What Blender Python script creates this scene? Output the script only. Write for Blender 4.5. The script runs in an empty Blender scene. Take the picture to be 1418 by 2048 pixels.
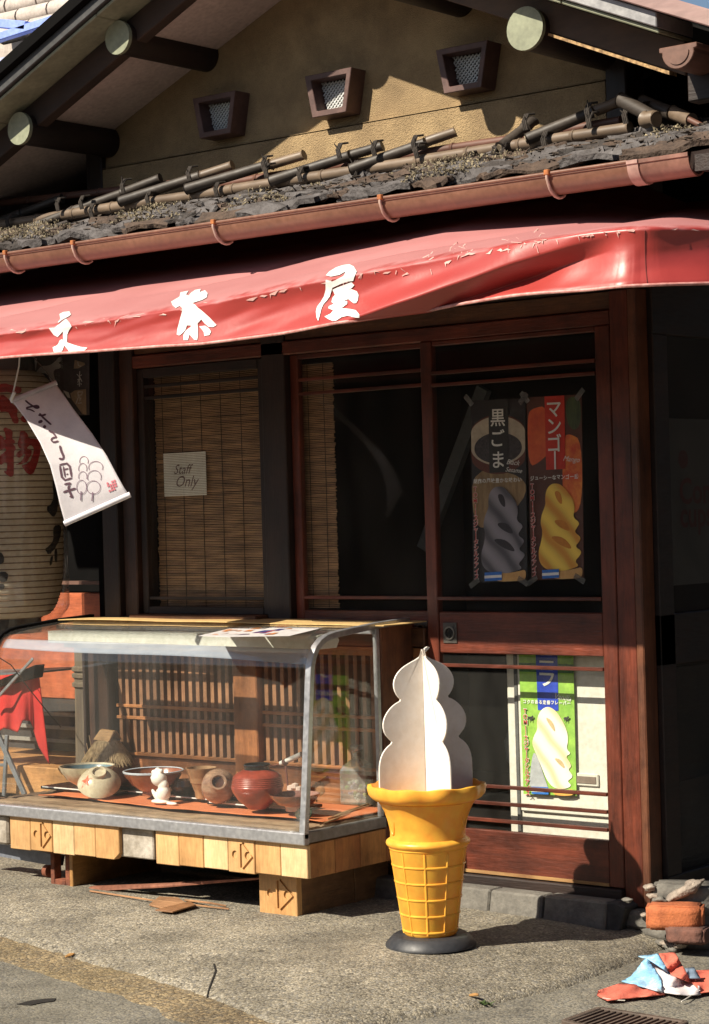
import bpy, bmesh, math, random
from mathutils import Vector, Matrix, noise
from mathutils.bvhtree import BVHTree
from mathutils.geometry import delaunay_2d_cdt
random.seed(7)
S = bpy.context.scene
C = S.collection
R = math.radians
# ------------------------------------------------------------------ camera
F = 4300.0
CAM = Vector((3.63977, -5.72314, 1.18315))
yaw, pitch, roll = 0.687876, 0.0012158, -0.028113
_f = Vector((-math.sin(yaw)*math.cos(pitch), math.cos(yaw)*math.cos(pitch), math.sin(pitch)))
_r = Vector((math.cos(yaw), math.sin(yaw), 0)); _u = _r.cross(_f)
RT = _r*math.cos(roll)+_u*math.sin(roll); UP = -_r*math.sin(roll)+_u*math.cos(roll)
cd = bpy.data.cameras.new('camera'); cam = bpy.data.objects.new('camera', cd); C.objects.link(cam)
cam.matrix_world = Matrix((( RT.x, UP.x, -_f.x, CAM.x), (RT.y, UP.y, -_f.y, CAM.y), (RT.z, UP.z, -_f.z, CAM.z), (0,0,0,1)))
cd.sensor_fit = 'HORIZONTAL'; cd.sensor_width = 36; cd.lens = 36*F/1418; cd.clip_end = 500; cd.clip_start = .05
S.camera = cam
# ------------------------------------------------------------------ light
w = bpy.data.worlds.new('World'); S.world = w; w.use_nodes = True
nt = w.node_tree; sky = nt.nodes.new('ShaderNodeTexSky'); sky.sky_type = 'NISHITA'; sky.sun_disc = False
SUN = Vector((.36, 1, -.94)).normalized()
sky.sun_elevation = math.asin(-SUN.z); sky.sun_rotation = math.atan2(-SUN.x, -SUN.y)
bg = nt.nodes['Background']; bg.inputs[1].default_value = .052; nt.links.new(sky.outputs[0], bg.inputs[0])
sl = bpy.data.lights.new('sun', 'SUN'); sl.energy = 5; sl.angle = R(.5); sl.color = (1, .9, .74)
so = bpy.data.objects.new('sun', sl); C.objects.link(so); so.rotation_euler = SUN.to_track_quat('-Z', 'Y').to_euler()
so.location = (-3, -8, 8)
vs = S.view_settings; vs.view_transform = 'Standard'; vs.look = 'None'; vs.gamma = 1; vs.exposure = .80; vs.use_curve_mapping = False

# ------------------------------------------------------------------ helpers
def ray(px, py): return _f + RT*((px-709)/F) - UP*((py-1024)/F)
def PY(px, py, Y): r = ray(px, py); return CAM + r*((Y-CAM.y)/r.y)
def PZ(px, py, Z): r = ray(px, py); return CAM + r*((Z-CAM.z)/r.z)
def PX(px, py, X): r = ray(px, py); return CAM + r*((X-CAM.x)/r.x)

def L(nt, a, b): nt.links.new(a, b)
MATS = {}
def pm(name, c1, c2=None, scale=6, stretch=(1,1,1), rough=.6, bump=.15, bs=60, metal=0, spec=.5, c3=None, coat=0, seedo=0, contrast=(.35,.65), trans=0, dist=.004, grime=.12):
    if name in MATS: return MATS[name]
    m = bpy.data.materials.new(name); m.use_nodes = True; n = m.node_tree; b = n.nodes['Principled BSDF']
    c2 = c2 or tuple(x*.7 for x in c1)
    tc = n.nodes.new('ShaderNodeTexCoord'); mp = n.nodes.new('ShaderNodeMapping')
    mp.inputs['Scale'].default_value = stretch; mp.inputs['Location'].default_value = (seedo, seedo, seedo)
    L(n, tc.outputs['Object'], mp.inputs['Vector'])
    nz = n.nodes.new('ShaderNodeTexNoise'); nz.inputs['Scale'].default_value = scale; nz.inputs['Detail'].default_value = 8; nz.inputs['Roughness'].default_value = .65
    L(n, mp.outputs[0], nz.inputs['Vector'])
    cr = n.nodes.new('ShaderNodeValToRGB'); e = cr.color_ramp.elements
    e[0].position = contrast[0]; e[0].color = (*c2, 1); e[1].position = contrast[1]; e[1].color = (*c1, 1)
    if c3: k = e.new(.5*(contrast[0]+contrast[1])); k.color = (*c3, 1)
    L(n, nz.outputs['Fac'], cr.inputs[0])
    nf = n.nodes.new('ShaderNodeTexNoise'); nf.inputs['Scale'].default_value = bs; nf.inputs['Detail'].default_value = 5
    L(n, mp.outputs[0], nf.inputs['Vector'])
    mx = n.nodes.new('ShaderNodeMix'); mx.data_type = 'RGBA'; mx.blend_type = 'OVERLAY'; mx.inputs[0].default_value = .35
    L(n, cr.outputs[0], mx.inputs[6]); L(n, nf.outputs['Fac'], mx.inputs[7])
    ng = n.nodes.new('ShaderNodeTexNoise'); ng.inputs['Scale'].default_value = 4.3; ng.inputs['Detail'].default_value = 9; ng.inputs['Roughness'].default_value = .72; L(n, tc.outputs['Object'], ng.inputs['Vector'])
    mg = n.nodes.new('ShaderNodeMapRange'); mg.inputs[1].default_value = .36; mg.inputs[2].default_value = .62; mg.inputs[3].default_value = 1-grime; mg.inputs[4].default_value = 1+grime*.25; L(n, ng.outputs['Fac'], mg.inputs[0])
    mq = n.nodes.new('ShaderNodeMix'); mq.data_type = 'RGBA'; mq.blend_type = 'MULTIPLY'; mq.inputs[0].default_value = 1; L(n, mx.outputs[2], mq.inputs[6]); L(n, mg.outputs[0], mq.inputs[7]); mx = mq
    L(n, mx.outputs[2], b.inputs['Base Color'])
    mr = n.nodes.new('ShaderNodeMapRange'); mr.inputs[3].default_value = max(0, rough-.12); mr.inputs[4].default_value = min(1, rough+.12)
    L(n, nf.outputs['Fac'], mr.inputs[0]); L(n, mr.outputs[0], b.inputs['Roughness'])
    if bump:
        bp = n.nodes.new('ShaderNodeBump'); bp.inputs['Strength'].default_value = bump; bp.inputs['Distance'].default_value = dist
        L(n, nf.outputs['Fac'], bp.inputs['Height']); L(n, bp.outputs[0], b.inputs['Normal'])
    b.inputs['Metallic'].default_value = metal; b.inputs['Specular IOR Level'].default_value = spec
    b.inputs['Coat Weight'].default_value = coat
    if trans:
        tr = n.nodes.new('ShaderNodeBsdfTranslucent'); L(n, mx.outputs[2], tr.inputs[0]); ms = n.nodes.new('ShaderNodeMixShader'); ms.inputs[0].default_value = trans
        L(n, b.outputs[0], ms.inputs[1]); L(n, tr.outputs[0], ms.inputs[2]); L(n, ms.outputs[0], n.nodes['Material Output'].inputs[0])
    m.diffuse_color = (*c1, 1); MATS[name] = m
    return m
def flat(name, c, rough=.5, spec=.4):
    return pm(name, c, tuple(x*.88 for x in c), scale=9, rough=rough, bump=.03, spec=spec)
def glassm(name, tint=(.97,.98,.97), k=.96, base=.04, rough=.0, haze_dirt=0):
    if name in MATS: return MATS[name]
    m = bpy.data.materials.new(name); m.use_nodes = True; n = m.node_tree; n.nodes.remove(n.nodes['Principled BSDF'])
    lw = n.nodes.new('ShaderNodeLayerWeight'); lw.inputs[0].default_value = .5
    p = n.nodes.new('ShaderNodeMath'); p.operation = 'POWER'; p.inputs[1].default_value = 5; L(n, lw.outputs['Facing'], p.inputs[0])
    q = n.nodes.new('ShaderNodeMath'); q.operation = 'MULTIPLY_ADD'; q.inputs[1].default_value = k; q.inputs[2].default_value = base; L(n, p.outputs[0], q.inputs[0])
    t = n.nodes.new('ShaderNodeBsdfTransparent'); t.inputs[0].default_value = (*tint, 1)
    g = n.nodes.new('ShaderNodeBsdfGlossy'); g.inputs['Roughness'].default_value = rough; g.inputs[0].default_value = (1,1,1,1)
    ms = n.nodes.new('ShaderNodeMixShader'); L(n, q.outputs[0], ms.inputs[0]); L(n, t.outputs[0], ms.inputs[1]); L(n, g.outputs[0], ms.inputs[2])
    out = ms.outputs[0]
    if haze_dirt:  # noisy grey diffuse coat: dirt and painted haze lifting dark glass
        d = n.nodes.new('ShaderNodeBsdfDiffuse'); d.inputs[0].default_value = (.62,.6,.56,1); nz = n.nodes.new('ShaderNodeTexNoise'); nz.inputs['Scale'].default_value = 5; nz.inputs['Detail'].default_value = 8
        tc = n.nodes.new('ShaderNodeTexCoord'); mp = n.nodes.new('ShaderNodeMapping'); mp.inputs['Scale'].default_value = (1.5,1.5,.5); L(n, tc.outputs['Object'], mp.inputs[0]); L(n, mp.outputs[0], nz.inputs[0])
        mr = n.nodes.new('ShaderNodeMapRange'); mr.inputs[1].default_value = .35; mr.inputs[2].default_value = .75; mr.inputs[3].default_value = haze_dirt*.3; mr.inputs[4].default_value = haze_dirt; L(n, nz.outputs['Fac'], mr.inputs[0])
        m2 = n.nodes.new('ShaderNodeMixShader'); L(n, mr.outputs[0], m2.inputs[0]); L(n, out, m2.inputs[1]); L(n, d.outputs[0], m2.inputs[2]); out = m2.outputs[0]
    L(n, out, n.nodes['Material Output'].inputs[0]); MATS[name] = m
    return m

class MB:
    def __init__(s): s.v = []; s.f = []
    def add(s, vs, fs):
        o = len(s.v); s.v += [tuple(v) for v in vs]; s.f += [tuple(i+o for i in f) for f in fs]; return s
    def box(s, x0, x1, y0, y1, z0, z1):
        return s.add([(x0,y0,z0),(x1,y0,z0),(x1,y1,z0),(x0,y1,z0),(x0,y0,z1),(x1,y0,z1),(x1,y1,z1),(x0,y1,z1)],
              [(0,3,2,1),(4,5,6,7),(0,1,5,4),(1,2,6,5),(2,3,7,6),(3,0,4,7)])
    def obox(s, c, ax, ay, az):
        c = Vector(c); ax = Vector(ax); ay = Vector(ay); az = Vector(az)
        vs = [c+ax*i+ay*j+az*k for k in (-1,1) for j in (-1,1) for i in (-1,1)]
        return s.add(vs, [(0,2,3,1),(4,5,7,6),(0,1,5,4),(1,3,7,5),(3,2,6,7),(2,0,4,6)])
    def beam(s, a, b, w, h, up=(0,0,1)):
        a = Vector(a); b = Vector(b); d = (b-a); l = d.length/2; d.normalize(); sd = d.cross(Vector(up)).normalized(); u = sd.cross(d)
        return s.obox((a+b)/2, d*l, sd*w/2, u*h/2)
    def tube(s, pts, rad, seg=10, cap=True):
        pts = [Vector(p) for p in pts]; n = len(pts); rad = rad if isinstance(rad, (list, tuple)) else [rad]*n; vs = []; fs = []
        prev = None
        for i, p in enumerate(pts):
            d = (pts[min(i+1,n-1)]-pts[max(i-1,0)]).normalized()
            a = prev if prev is not None else (Vector((0,0,1)) if abs(d.z) < .9 else Vector((1,0,0)))
            x = (a - d*a.dot(d)).normalized(); y = d.cross(x); prev = x
            for k in range(seg): t = 2*math.pi*k/seg; vs.append(p+(x*math.cos(t)+y*math.sin(t))*rad[i])
        for i in range(n-1):
            for k in range(seg): k2 = (k+1) % seg; fs.append((i*seg+k, i*seg+k2, (i+1)*seg+k2, (i+1)*seg+k))
        if cap: fs.append(tuple(range(seg))[::-1]); fs.append(tuple((n-1)*seg+k for k in range(seg)))
        return s.add(vs, fs)
    def lathe(s, c, prof, seg=32, M=None, close=True):
        c = Vector(c); vs = []; fs = []; n = len(prof)
        for r, z in prof:
            for k in range(seg):
                t = 2*math.pi*k/seg; p = Vector((r*math.cos(t), r*math.sin(t), z)); vs.append(c+(M@p if M else p))
        for i in range(n-1):
            for k in range(seg): k2 = (k+1) % seg; fs.append((i*seg+k, i*seg+k2, (i+1)*seg+k2, (i+1)*seg+k))
        if close: fs.append(tuple(range(seg))[::-1]); fs.append(tuple((n-1)*seg+k for k in range(seg)))
        return s.add(vs, fs)
    def prism(s, pts, d):
        pts = [Vector(p) for p in pts]; d = Vector(d); n = len(pts)
        return s.add(pts+[p+d for p in pts], [tuple(range(n)), tuple(range(2*n-1, n-1, -1))]+[(i, i+n, (i+1) % n+n, (i+1) % n) for i in range(n)])
    def grid(s, fn, nu, nv):
        vs = [fn(i/nu, j/nv) for j in range(nv+1) for i in range(nu+1)]
        return s.add(vs, [(j*(nu+1)+i, j*(nu+1)+i+1, (j+1)*(nu+1)+i+1, (j+1)*(nu+1)+i) for j in range(nv) for i in range(nu)])
    def shell(s, fn, nu, nv, th):
        # a sheet with real thickness th (vector or normal based)
        g = MB().grid(fn, nu, nv); N = (nu+1)*(nv+1); V = [Vector(v) for v in g.v]; nor = []
        for j in range(nv+1):
            for i in range(nu+1):
                a = V[j*(nu+1)+min(i+1,nu)]-V[j*(nu+1)+max(i-1,0)]; b = V[min(j+1,nv)*(nu+1)+i]-V[max(j-1,0)*(nu+1)+i]
                c = a.cross(b); nor.append(c.normalized() if c.length > 0 else Vector((0,0,1)))
        W = [V[k]+nor[k]*th for k in range(N)]
        fs = list(g.f)+[tuple(i+N for i in f[::-1]) for f in g.f]
        rim = [i for i in range(nu+1)]+[j*(nu+1)+nu for j in range(1, nv+1)]+[nv*(nu+1)+i for i in range(nu-1, -1, -1)]+[j*(nu+1) for j in range(nv-1, 0, -1)]
        for a, b in zip(rim, rim[1:]+rim[:1]): fs.append((b, a, a+N, b+N))
        return s.add(V+W, fs)

def wloc(o):
    p = Vector((0,0,0))
    while o: p += o.location; o = o.parent
    return p
def part(name, mb, m, parent=None, bevel=0, smooth=False, kind=None, label=None, fix=True):
    me = bpy.data.meshes.new(name); off = wloc(parent) if parent else Vector((0,0,0))
    me.from_pydata([Vector(v)-off for v in mb.v], [], mb.f)
    if fix or bevel:
        bm = bmesh.new(); bm.from_mesh(me)
        if fix: bmesh.ops.recalc_face_normals(bm, faces=bm.faces)
        if bevel:
            es = [e for e in bm.edges if len(e.link_faces) == 2 and e.calc_face_angle(0) > .6]
            bmesh.ops.bevel(bm, geom=es, offset=bevel, segments=1, affect='EDGES', clamp_overlap=True)
        bm.to_mesh(me); bm.free()
    if smooth:
        for p in me.polygons: p.use_smooth = True
        if smooth != 'all':
            try: me.set_sharp_from_angle(angle=R(40))
            except Exception: pass
    ms = m if isinstance(m, list) else [m]
    for x in ms: me.materials.append(x)
    o = bpy.data.objects.new(name, me); C.objects.link(o); o.parent = parent
    if kind: o['kind'] = kind
    if label: o['label'] = label
    return o
def thing(name, loc, label, cat, group=None):
    o = bpy.data.objects.new(name, None); C.objects.link(o); o.location = loc; o.empty_display_size = .05
    o['label'] = label; o['category'] = cat
    if group: o['group'] = group
    return o
def tag(o, label, cat, group=None):
    o['label'] = label; o['category'] = cat
    if group: o['group'] = group
    return o
def structure(o): o['kind'] = 'structure'; return o
def nz(x, y=0, z=0, s=1): return noise.noise(Vector((x*s, y*s, z*s)))

# text -> list of (verts2d, faces); unit: cap height ~1
_tc = {}
def glyph(ch, bold=0., shear=0.):
    key = (ch, bold, shear)
    if key in _tc: return _tc[key]
    cu = bpy.data.curves.new('t', 'FONT'); cu.body = ch; cu.size = 1; cu.offset = bold; cu.resolution_u = 3; cu.shear = shear; cu.fill_mode = 'FRONT'
    ob = bpy.data.objects.new('t', cu); C.objects.link(ob)
    dg = bpy.context.evaluated_depsgraph_get(); me = bpy.data.meshes.new_from_object(ob.evaluated_get(dg))
    v = [(a.co.x, a.co.y) for a in me.vertices]; f = [tuple(p.vertices) for p in me.polygons]
    bpy.data.objects.remove(ob); bpy.data.meshes.remove(me); bpy.data.curves.remove(cu)
    if v:
        x0 = min(a for a, _ in v); x1 = max(a for a, _ in v); y0 = min(b for _, b in v); y1 = max(b for _, b in v)
    else: x0 = x1 = y0 = y1 = 0
    _tc[key] = (v, f, (x0, x1, y0, y1)); return _tc[key]
def put(mb, s, fn, x, y, h, bold=.0, shear=0., ang=0, center=False, fit=None, squash=1):
    """write s in the (u,v) frame of fn(u,v)->Vector; h = em size; v downwards"""
    v, f, bb = glyph(s, bold, shear)
    if not v: return
    hx = h*squash
    if fit: hx = fit/(bb[1]-bb[0]); 
    ca, sa = math.cos(ang), math.sin(ang); vs = []
    for a, b in v:
        if center: a -= (bb[0]+bb[1])/2; b -= (bb[2]+bb[3])/2
        a *= hx; b *= h; vs.append(fn(x+a*ca-b*sa, y-(a*sa+b*ca)))
    mb.add(vs, f)
def cdt(polys, step=None):
    """fill 2-D polygons -> verts, tris"""
    pts = []; faces = []
    for p in polys:
        q = []
        for (a, b) in zip(p, p[1:]+p[:1]):
            d = math.hypot(b[0]-a[0], b[1]-a[1]); n = max(1, int(d/step)) if step else 1
            for k in range(n): q.append((a[0]+(b[0]-a[0])*k/n, a[1]+(b[1]-a[1])*k/n))
        faces.append(list(range(len(pts), len(pts)+len(q)))); pts += q
    if step:
        xs = [p[0] for p in pts]; ys = [p[1] for p in pts]; x = min(xs)
        while x < max(xs):
            y = min(ys)
            while y < max(ys): pts.append((x+random.uniform(-.1,.1)*step, y+random.uniform(-.1,.1)*step)); y += step
            x += step
    r = delaunay_2d_cdt([Vector(p) for p in pts], [], faces, 1, 1e-4)
    return [(v.x, v.y) for v in r[0]], [tuple(f) for f in r[2]]
def decal(name, polys, bvh, m, parent, off=.0015, step=5.0, th=0):
    """paint traced outlines (photo pixels) onto a real surface"""
    v, f = cdt(polys, step); vs = []; ok = []
    for p in v:
        h = bvh.ray_cast(CAM, ray(*p).normalized())
        ok.append(h[0] is not None)
        if h[0] is None: vs.append(Vector((0,0,0)))
        else:
            n = h[1] if h[1].dot(CAM-h[0]) > 0 else -h[1]; vs.append(h[0]+n*off)
    f = [t for t in f if all(ok[i] for i in t)]
    return part(name, MB().add(vs, f), m, parent, fix=False)
def smoothpoly(p, it=2):
    for _ in range(it):
        q = []
        for a, b in zip(p, p[1:]+p[:1]): q += [(a[0]*.75+b[0]*.25, a[1]*.75+b[1]*.25), (a[0]*.25+b[0]*.75, a[1]*.25+b[1]*.75)]
        p = q
    return p
def zo(pts, ox, oy, s): return [(ox+a/s, oy+b/s) for a, b in pts]
def strokepoly(pts, w):
    """thick polyline outline"""
    n = len(pts); l = []; r = []
    ww = w if isinstance(w, (list, tuple)) else [w]*n
    for i, p in enumerate(pts):
        a = pts[max(i-1,0)]; b = pts[min(i+1,n-1)]; dx, dy = b[0]-a[0], b[1]-a[1]; d = math.hypot(dx, dy) or 1
        nx, ny = -dy/d*ww[i]/2, dx/d*ww[i]/2; l.append((p[0]+nx, p[1]+ny)); r.append((p[0]-nx, p[1]-ny))
    return l+r[::-1]
def bvh_of(o):
    mw = Matrix.Translation(wloc(o)); me = o.data
    return BVHTree.FromPolygons([mw@v.co for v in me.vertices], [tuple(p.vertices) for p in me.polygons])

# ------------------------------------------------------------------ materials
def wood(name, c1, c2, ax, rough=.5, **k):
    st = {'x': (.12,1,1), 'y': (1,.12,1), 'z': (1,1,.12)}[ax]
    return pm(name+'_'+ax, c1, c2, scale=k.pop('scale', 22), stretch=st, rough=rough, bs=k.pop('bs', 160), bump=k.pop('bump', .35), contrast=k.pop('contrast', (.3,.7)), grime=k.pop('grime', .55), **k)
red = {a: wood('stained_wood', (.165,.036,.017), (.045,.012,.007), a, .42, spec=.5) for a in 'xyz'}
dark = {a: wood('dark_wood', (.026,.012,.008), (.010,.005,.004), a, .6) for a in 'xyz'}
worn = {a: wood('worn_wood', (.17,.07,.026), (.05,.018,.008), a, .6) for a in 'xyz'}
lat = {a: wood('lattice_wood', (.36,.18,.09), (.22,.10,.05), a, .55) for a in 'xyz'}
latr = {a: wood('lattice_rail_wood', (.48,.20,.07), (.33,.12,.04), a, .5) for a in 'xyz'}
lite = {a: wood('varnished_plank', (.62,.34,.10), (.47,.22,.05), a, .42, bump=.2, scale=14) for a in 'xyz'}
grey = {a: wood('weathered_board', (.42,.30,.19), (.20,.12,.07), a, .7, bump=.8, scale=26) for a in 'xyz'}
plaster = pm('tan_plaster', (.40,.285,.15), (.29,.20,.105), scale=5, bs=250, rough=.9, bump=1, dist=.007, grime=.3)
soffitm = pm('soffit_board', (.54,.45,.42), (.46,.38,.35), scale=3, rough=.8, bump=.08)
copper = pm('brown_gutter', (.205,.10,.064), (.145,.068,.043), scale=4, rough=.38, bump=.03, spec=.6)
patina = pm('patina_cap', (.26,.28,.19), (.20,.215,.145), scale=14, rough=.6, bump=.1)
alum = pm('aluminium', (.52,.53,.55), (.44,.45,.48), scale=10, rough=.38, metal=.75, bump=.05)
tin = pm('tin_flashing', (.33,.33,.33), (.22,.22,.23), scale=10, rough=.5, metal=.3, bump=.1)
mauve = pm('mauve_metal_roof', (.32,.21,.19), (.24,.15,.14), scale=8, stretch=(.2,1,1), rough=.55, bump=.15)
black = pm('near_black', (.005,.0045,.0045), (.003,.003,.003), scale=6, rough=.9, bump=.05, spec=.08)
blackl = pm('black_lacquer', (.012,.012,.013), (.008,.008,.009), scale=6, rough=.22, bump=.02)
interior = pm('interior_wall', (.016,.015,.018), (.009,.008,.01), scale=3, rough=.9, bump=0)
white = flat('white_paint', (.8,.78,.74), .45)
whitecer = pm('white_ceramic', (.82,.80,.75), (.76,.73,.68), scale=20, rough=.3, bump=.05)
rust = pm('rusty_iron', (.24,.075,.035), (.08,.025,.015), scale=25, rough=.85, bump=.6, bs=90)
stone = pm('foundation_stone', (.17,.16,.14), (.09,.085,.075), scale=14, rough=.9, bump=.7, bs=90)
glass = glassm('window_glass', base=.010, haze_dirt=.018)
caseglass = glassm('case_glass', base=.032, haze_dirt=.028)
plasticm = glassm('clear_plastic_film', (.95,.94,.93), .9, .06, .10, haze_dirt=.07)

# ------------------------------------------------------------------ ground
def aggregate(name, cols, cell, bump=.9, dirtc=(.10,.085,.06), dscale=1.3, dpos=(.48,.66), moss=None):
    m = bpy.data.materials.new(name); m.use_nodes = True; n = m.node_tree; b = n.nodes['Principled BSDF']; b.inputs['Roughness'].default_value = .85
    tc = n.nodes.new('ShaderNodeTexCoord'); vo = n.nodes.new('ShaderNodeTexVoronoi'); vo.inputs['Scale'].default_value = cell
    L(n, tc.outputs['Object'], vo.inputs['Vector'])
    sx = n.nodes.new('ShaderNodeSeparateColor'); L(n, vo.outputs['Color'], sx.inputs[0])
    cr = n.nodes.new('ShaderNodeValToRGB'); cr.color_ramp.interpolation = 'LINEAR'; e = cr.color_ramp.elements
    e[0].color = (*cols[0], 1); e[1].color = (*cols[-1], 1)
    for i, c in enumerate(cols[1:-1]): k = e.new((i+1)/(len(cols)-1)); k.color = (*c, 1)
    L(n, sx.outputs[0], cr.inputs[0])
    # darker joints between stones
    cj = n.nodes.new('ShaderNodeMapRange'); cj.inputs[1].default_value = .25; cj.inputs[2].default_value = .8; cj.inputs[3].default_value = 1.1; cj.inputs[4].default_value = .6
    L(n, vo.outputs['Distance'], cj.inputs[0])
    mu = n.nodes.new('ShaderNodeMix'); mu.data_type = 'RGBA'; mu.blend_type = 'MULTIPLY'; mu.inputs[0].default_value = 1; L(n, cr.outputs[0], mu.inputs[6]); L(n, cj.outputs[0], mu.inputs[7])
    ns = n.nodes.new('ShaderNodeTexNoise'); ns.inputs['Scale'].default_value = dscale; ns.inputs['Detail'].default_value = 9; ns.inputs['Roughness'].default_value = .7; L(n, tc.outputs['Object'], ns.inputs['Vector'])
    mr = n.nodes.new('ShaderNodeMapRange'); mr.inputs[1].default_value = dpos[0]; mr.inputs[2].default_value = dpos[1]; mr.inputs[4].default_value = .55; L(n, ns.outputs['Fac'], mr.inputs[0])
    m2 = n.nodes.new('ShaderNodeMix'); m2.data_type = 'RGBA'; L(n, mr.outputs[0], m2.inputs[0]); L(n, mu.outputs[2], m2.inputs[6]); m2.inputs[7].default_value = (*dirtc, 1)
    n5 = n.nodes.new('ShaderNodeTexNoise'); n5.inputs['Scale'].default_value = 3.1; n5.inputs['Detail'].default_value = 10; n5.inputs['Roughness'].default_value = .75; L(n, tc.outputs['Object'], n5.inputs['Vector'])
    r5 = n.nodes.new('ShaderNodeMapRange'); r5.inputs[1].default_value = .38; r5.inputs[2].default_value = .64; r5.inputs[3].default_value = .62; r5.inputs[4].default_value = 1.18; L(n, n5.outputs['Fac'], r5.inputs[0])
    m5 = n.nodes.new('ShaderNodeMix'); m5.data_type = 'RGBA'; m5.blend_type = 'MULTIPLY'; m5.inputs[0].default_value = 1; L(n, m2.outputs[2], m5.inputs[6]); L(n, r5.outputs[0], m5.inputs[7]); m2 = m5
    L(n, m2.outputs[2], b.inputs['Base Color'])
    nb = n.nodes.new('ShaderNodeTexNoise'); nb.inputs['Scale'].default_value = cell*2.2; nb.inputs['Detail'].default_value = 3; L(n, tc.outputs['Object'], nb.inputs['Vector'])
    ad = n.nodes.new('ShaderNodeMath'); ad.operation = 'SUBTRACT'; L(n, nb.outputs['Fac'], ad.inputs[0]); L(n, vo.outputs['Distance'], ad.inputs[1])
    bp = n.nodes.new('ShaderNodeBump'); bp.inputs['Strength'].default_value = bump; bp.inputs['Distance'].default_value = .004; L(n, ad.outputs[0], bp.inputs['Height']); L(n, bp.outputs[0], b.inputs['Normal'])
    return m
agg = aggregate('exposed_aggregate', [(.09,.08,.062),(.25,.22,.165),(.33,.29,.21),(.19,.18,.16),(.48,.43,.33)], 150, .55)
aggs = aggregate('street_concrete', [(.11,.105,.09),(.20,.185,.15),(.26,.235,.18),(.17,.165,.15)], 130, .5, dirtc=(.13,.12,.09))
aggm = aggregate('mossy_gravel', [(.12,.09,.05),(.30,.22,.12),(.36,.28,.16),(.16,.13,.09),(.22,.17,.1)], 95, 1., dirtc=(.16,.12,.05))
EDGE = [PZ(a, b, -.14) for a, b in ((-900,1700),(-300,1812),(0,1872),(120,1905),(250,1942),(400,1988),(550,2046),(625,2080),(700,2052),(826,2026),(953,2006),(1140,1963),(1282,1906),(1340,1884),(1420,1866))]
edge2 = [(p.x, p.y) for p in EDGE]
def seg_d(px, py):
    best = 9; side = 1
    for (ax, ay), (bx, by) in zip(edge2, edge2[1:]):
        dx, dy = bx-ax, by-ay; t = max(0, min(1, ((px-ax)*dx+(py-ay)*dy)/(dx*dx+dy*dy))); qx, qy = ax+dx*t, ay+dy*t
        d = math.hypot(px-qx, py-qy)
        if d < best-1e-9: best = d; side = 1 if dx*(py-ay)-dy*(px-ax) > 0 else -1
    return best*side            # positive = on the apron (towards the house)
def apron_z(x, y):
    d = seg_d(x, y) + .014*nz(x*4, y*4)+.006*nz(x*17, y*17, 3)
    z = -.100 + .004*nz(x*2.2, y*2.2) + .0015*nz(x*11, y*11)
    if d < .55: t = max(0, d)/.55; z -= .040*(1-t)**1.8
    if d < .05: t = max(-1, d/.05); z -= .013*(1-max(0, t))**2
    if d < 0: z -= min(.2, -d*1.4)
    return z
def street_z(x, y):
    return -.157 + .004*nz(x*1.7, y*1.7, 5)
mb = MB()
mb.grid(lambda u, v: (lambda x, y: (x, y, apron_z(x, y)))(-4.6+6.2*u, -2.1+2.2*v), 310, 130)
structure(part('forecourt', mb, agg, smooth='all', fix=False))
mb = MB()
mb.grid(lambda u, v: (lambda x, y: (x, y, street_z(x, y)))(-8+14*u, -10+10.5*v), 140, 105)
o = part('street', mb, aggs, smooth='all', fix=False); structure(o)
structure(part('ground', MB().grid(lambda u, v: (-150+300*u, -150+300*v, -.185), 2, 2), aggs, fix=False))
# gravelly strip at the foot of the forecourt
mb = MB(); nn = 160
def strip(u, v):
    k = u*6.0; i = min(5, int(k)); t = k-i; a = Vector(edge2[i]); b = Vector(edge2[i+1]); p = a.lerp(b, t); d = (b-a).normalized(); n = Vector((d.y, -d.x))
    w = v*(.17+.05*nz(u*14, 3)) - .05*(1-v); q = p+n*w
    return (q.x, q.y, street_z(q.x, q.y)+.010*math.sin(max(0,min(1,1-v))*math.pi*.5+.1)+.003*nz(q.x*30, q.y*30)-.004*(v > .99)*3)
mb.grid(strip, nn, 10)
structure(part('gutter_strip', mb, aggm, smooth='all', fix=False))
# a slot-like crack / hole in the street
crackm = flat('crack_dark', (.015,.013,.011), .95)
mb = MB(); P0 = [PZ(a, b, -.156) for a, b in ((34,2008),(60,2001),(90,1997),(112,1996),(108,2002),(84,2005),(62,2010))]
mb.prism([Vector((p.x, p.y, street_z(p.x, p.y)-.02)) for p in P0], (0,0,.0225)); structure(part('street_crack', mb, crackm))
for pts, wd in (([(0,1905),(45,1916),(95,1921)], .004), ([(0,2012),(40,2009)], .003), ([(112,1997),(160,1990),(200,1982)], .003), ([(405,2018),(415,1995),(432,1962),(428,1950)], .0035)):
    mb = MB(); q = [PZ(a, b, -.15) for a, b in pts]
    zf = (lambda x, y: max(apron_z(x, y), street_z(x, y)))
    mb.grid(lambda u, v: (lambda k: (lambda i: (lambda p: (p.x, p.y+(v-.5)*wd*2, zf(p.x, p.y)+.003))(q[i].lerp(q[i+1], k-i)))(min(len(q)-2, int(k))))(u*(len(q)-1)), 16, 1)
    structure(part('joint_line', mb, crackm))

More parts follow.
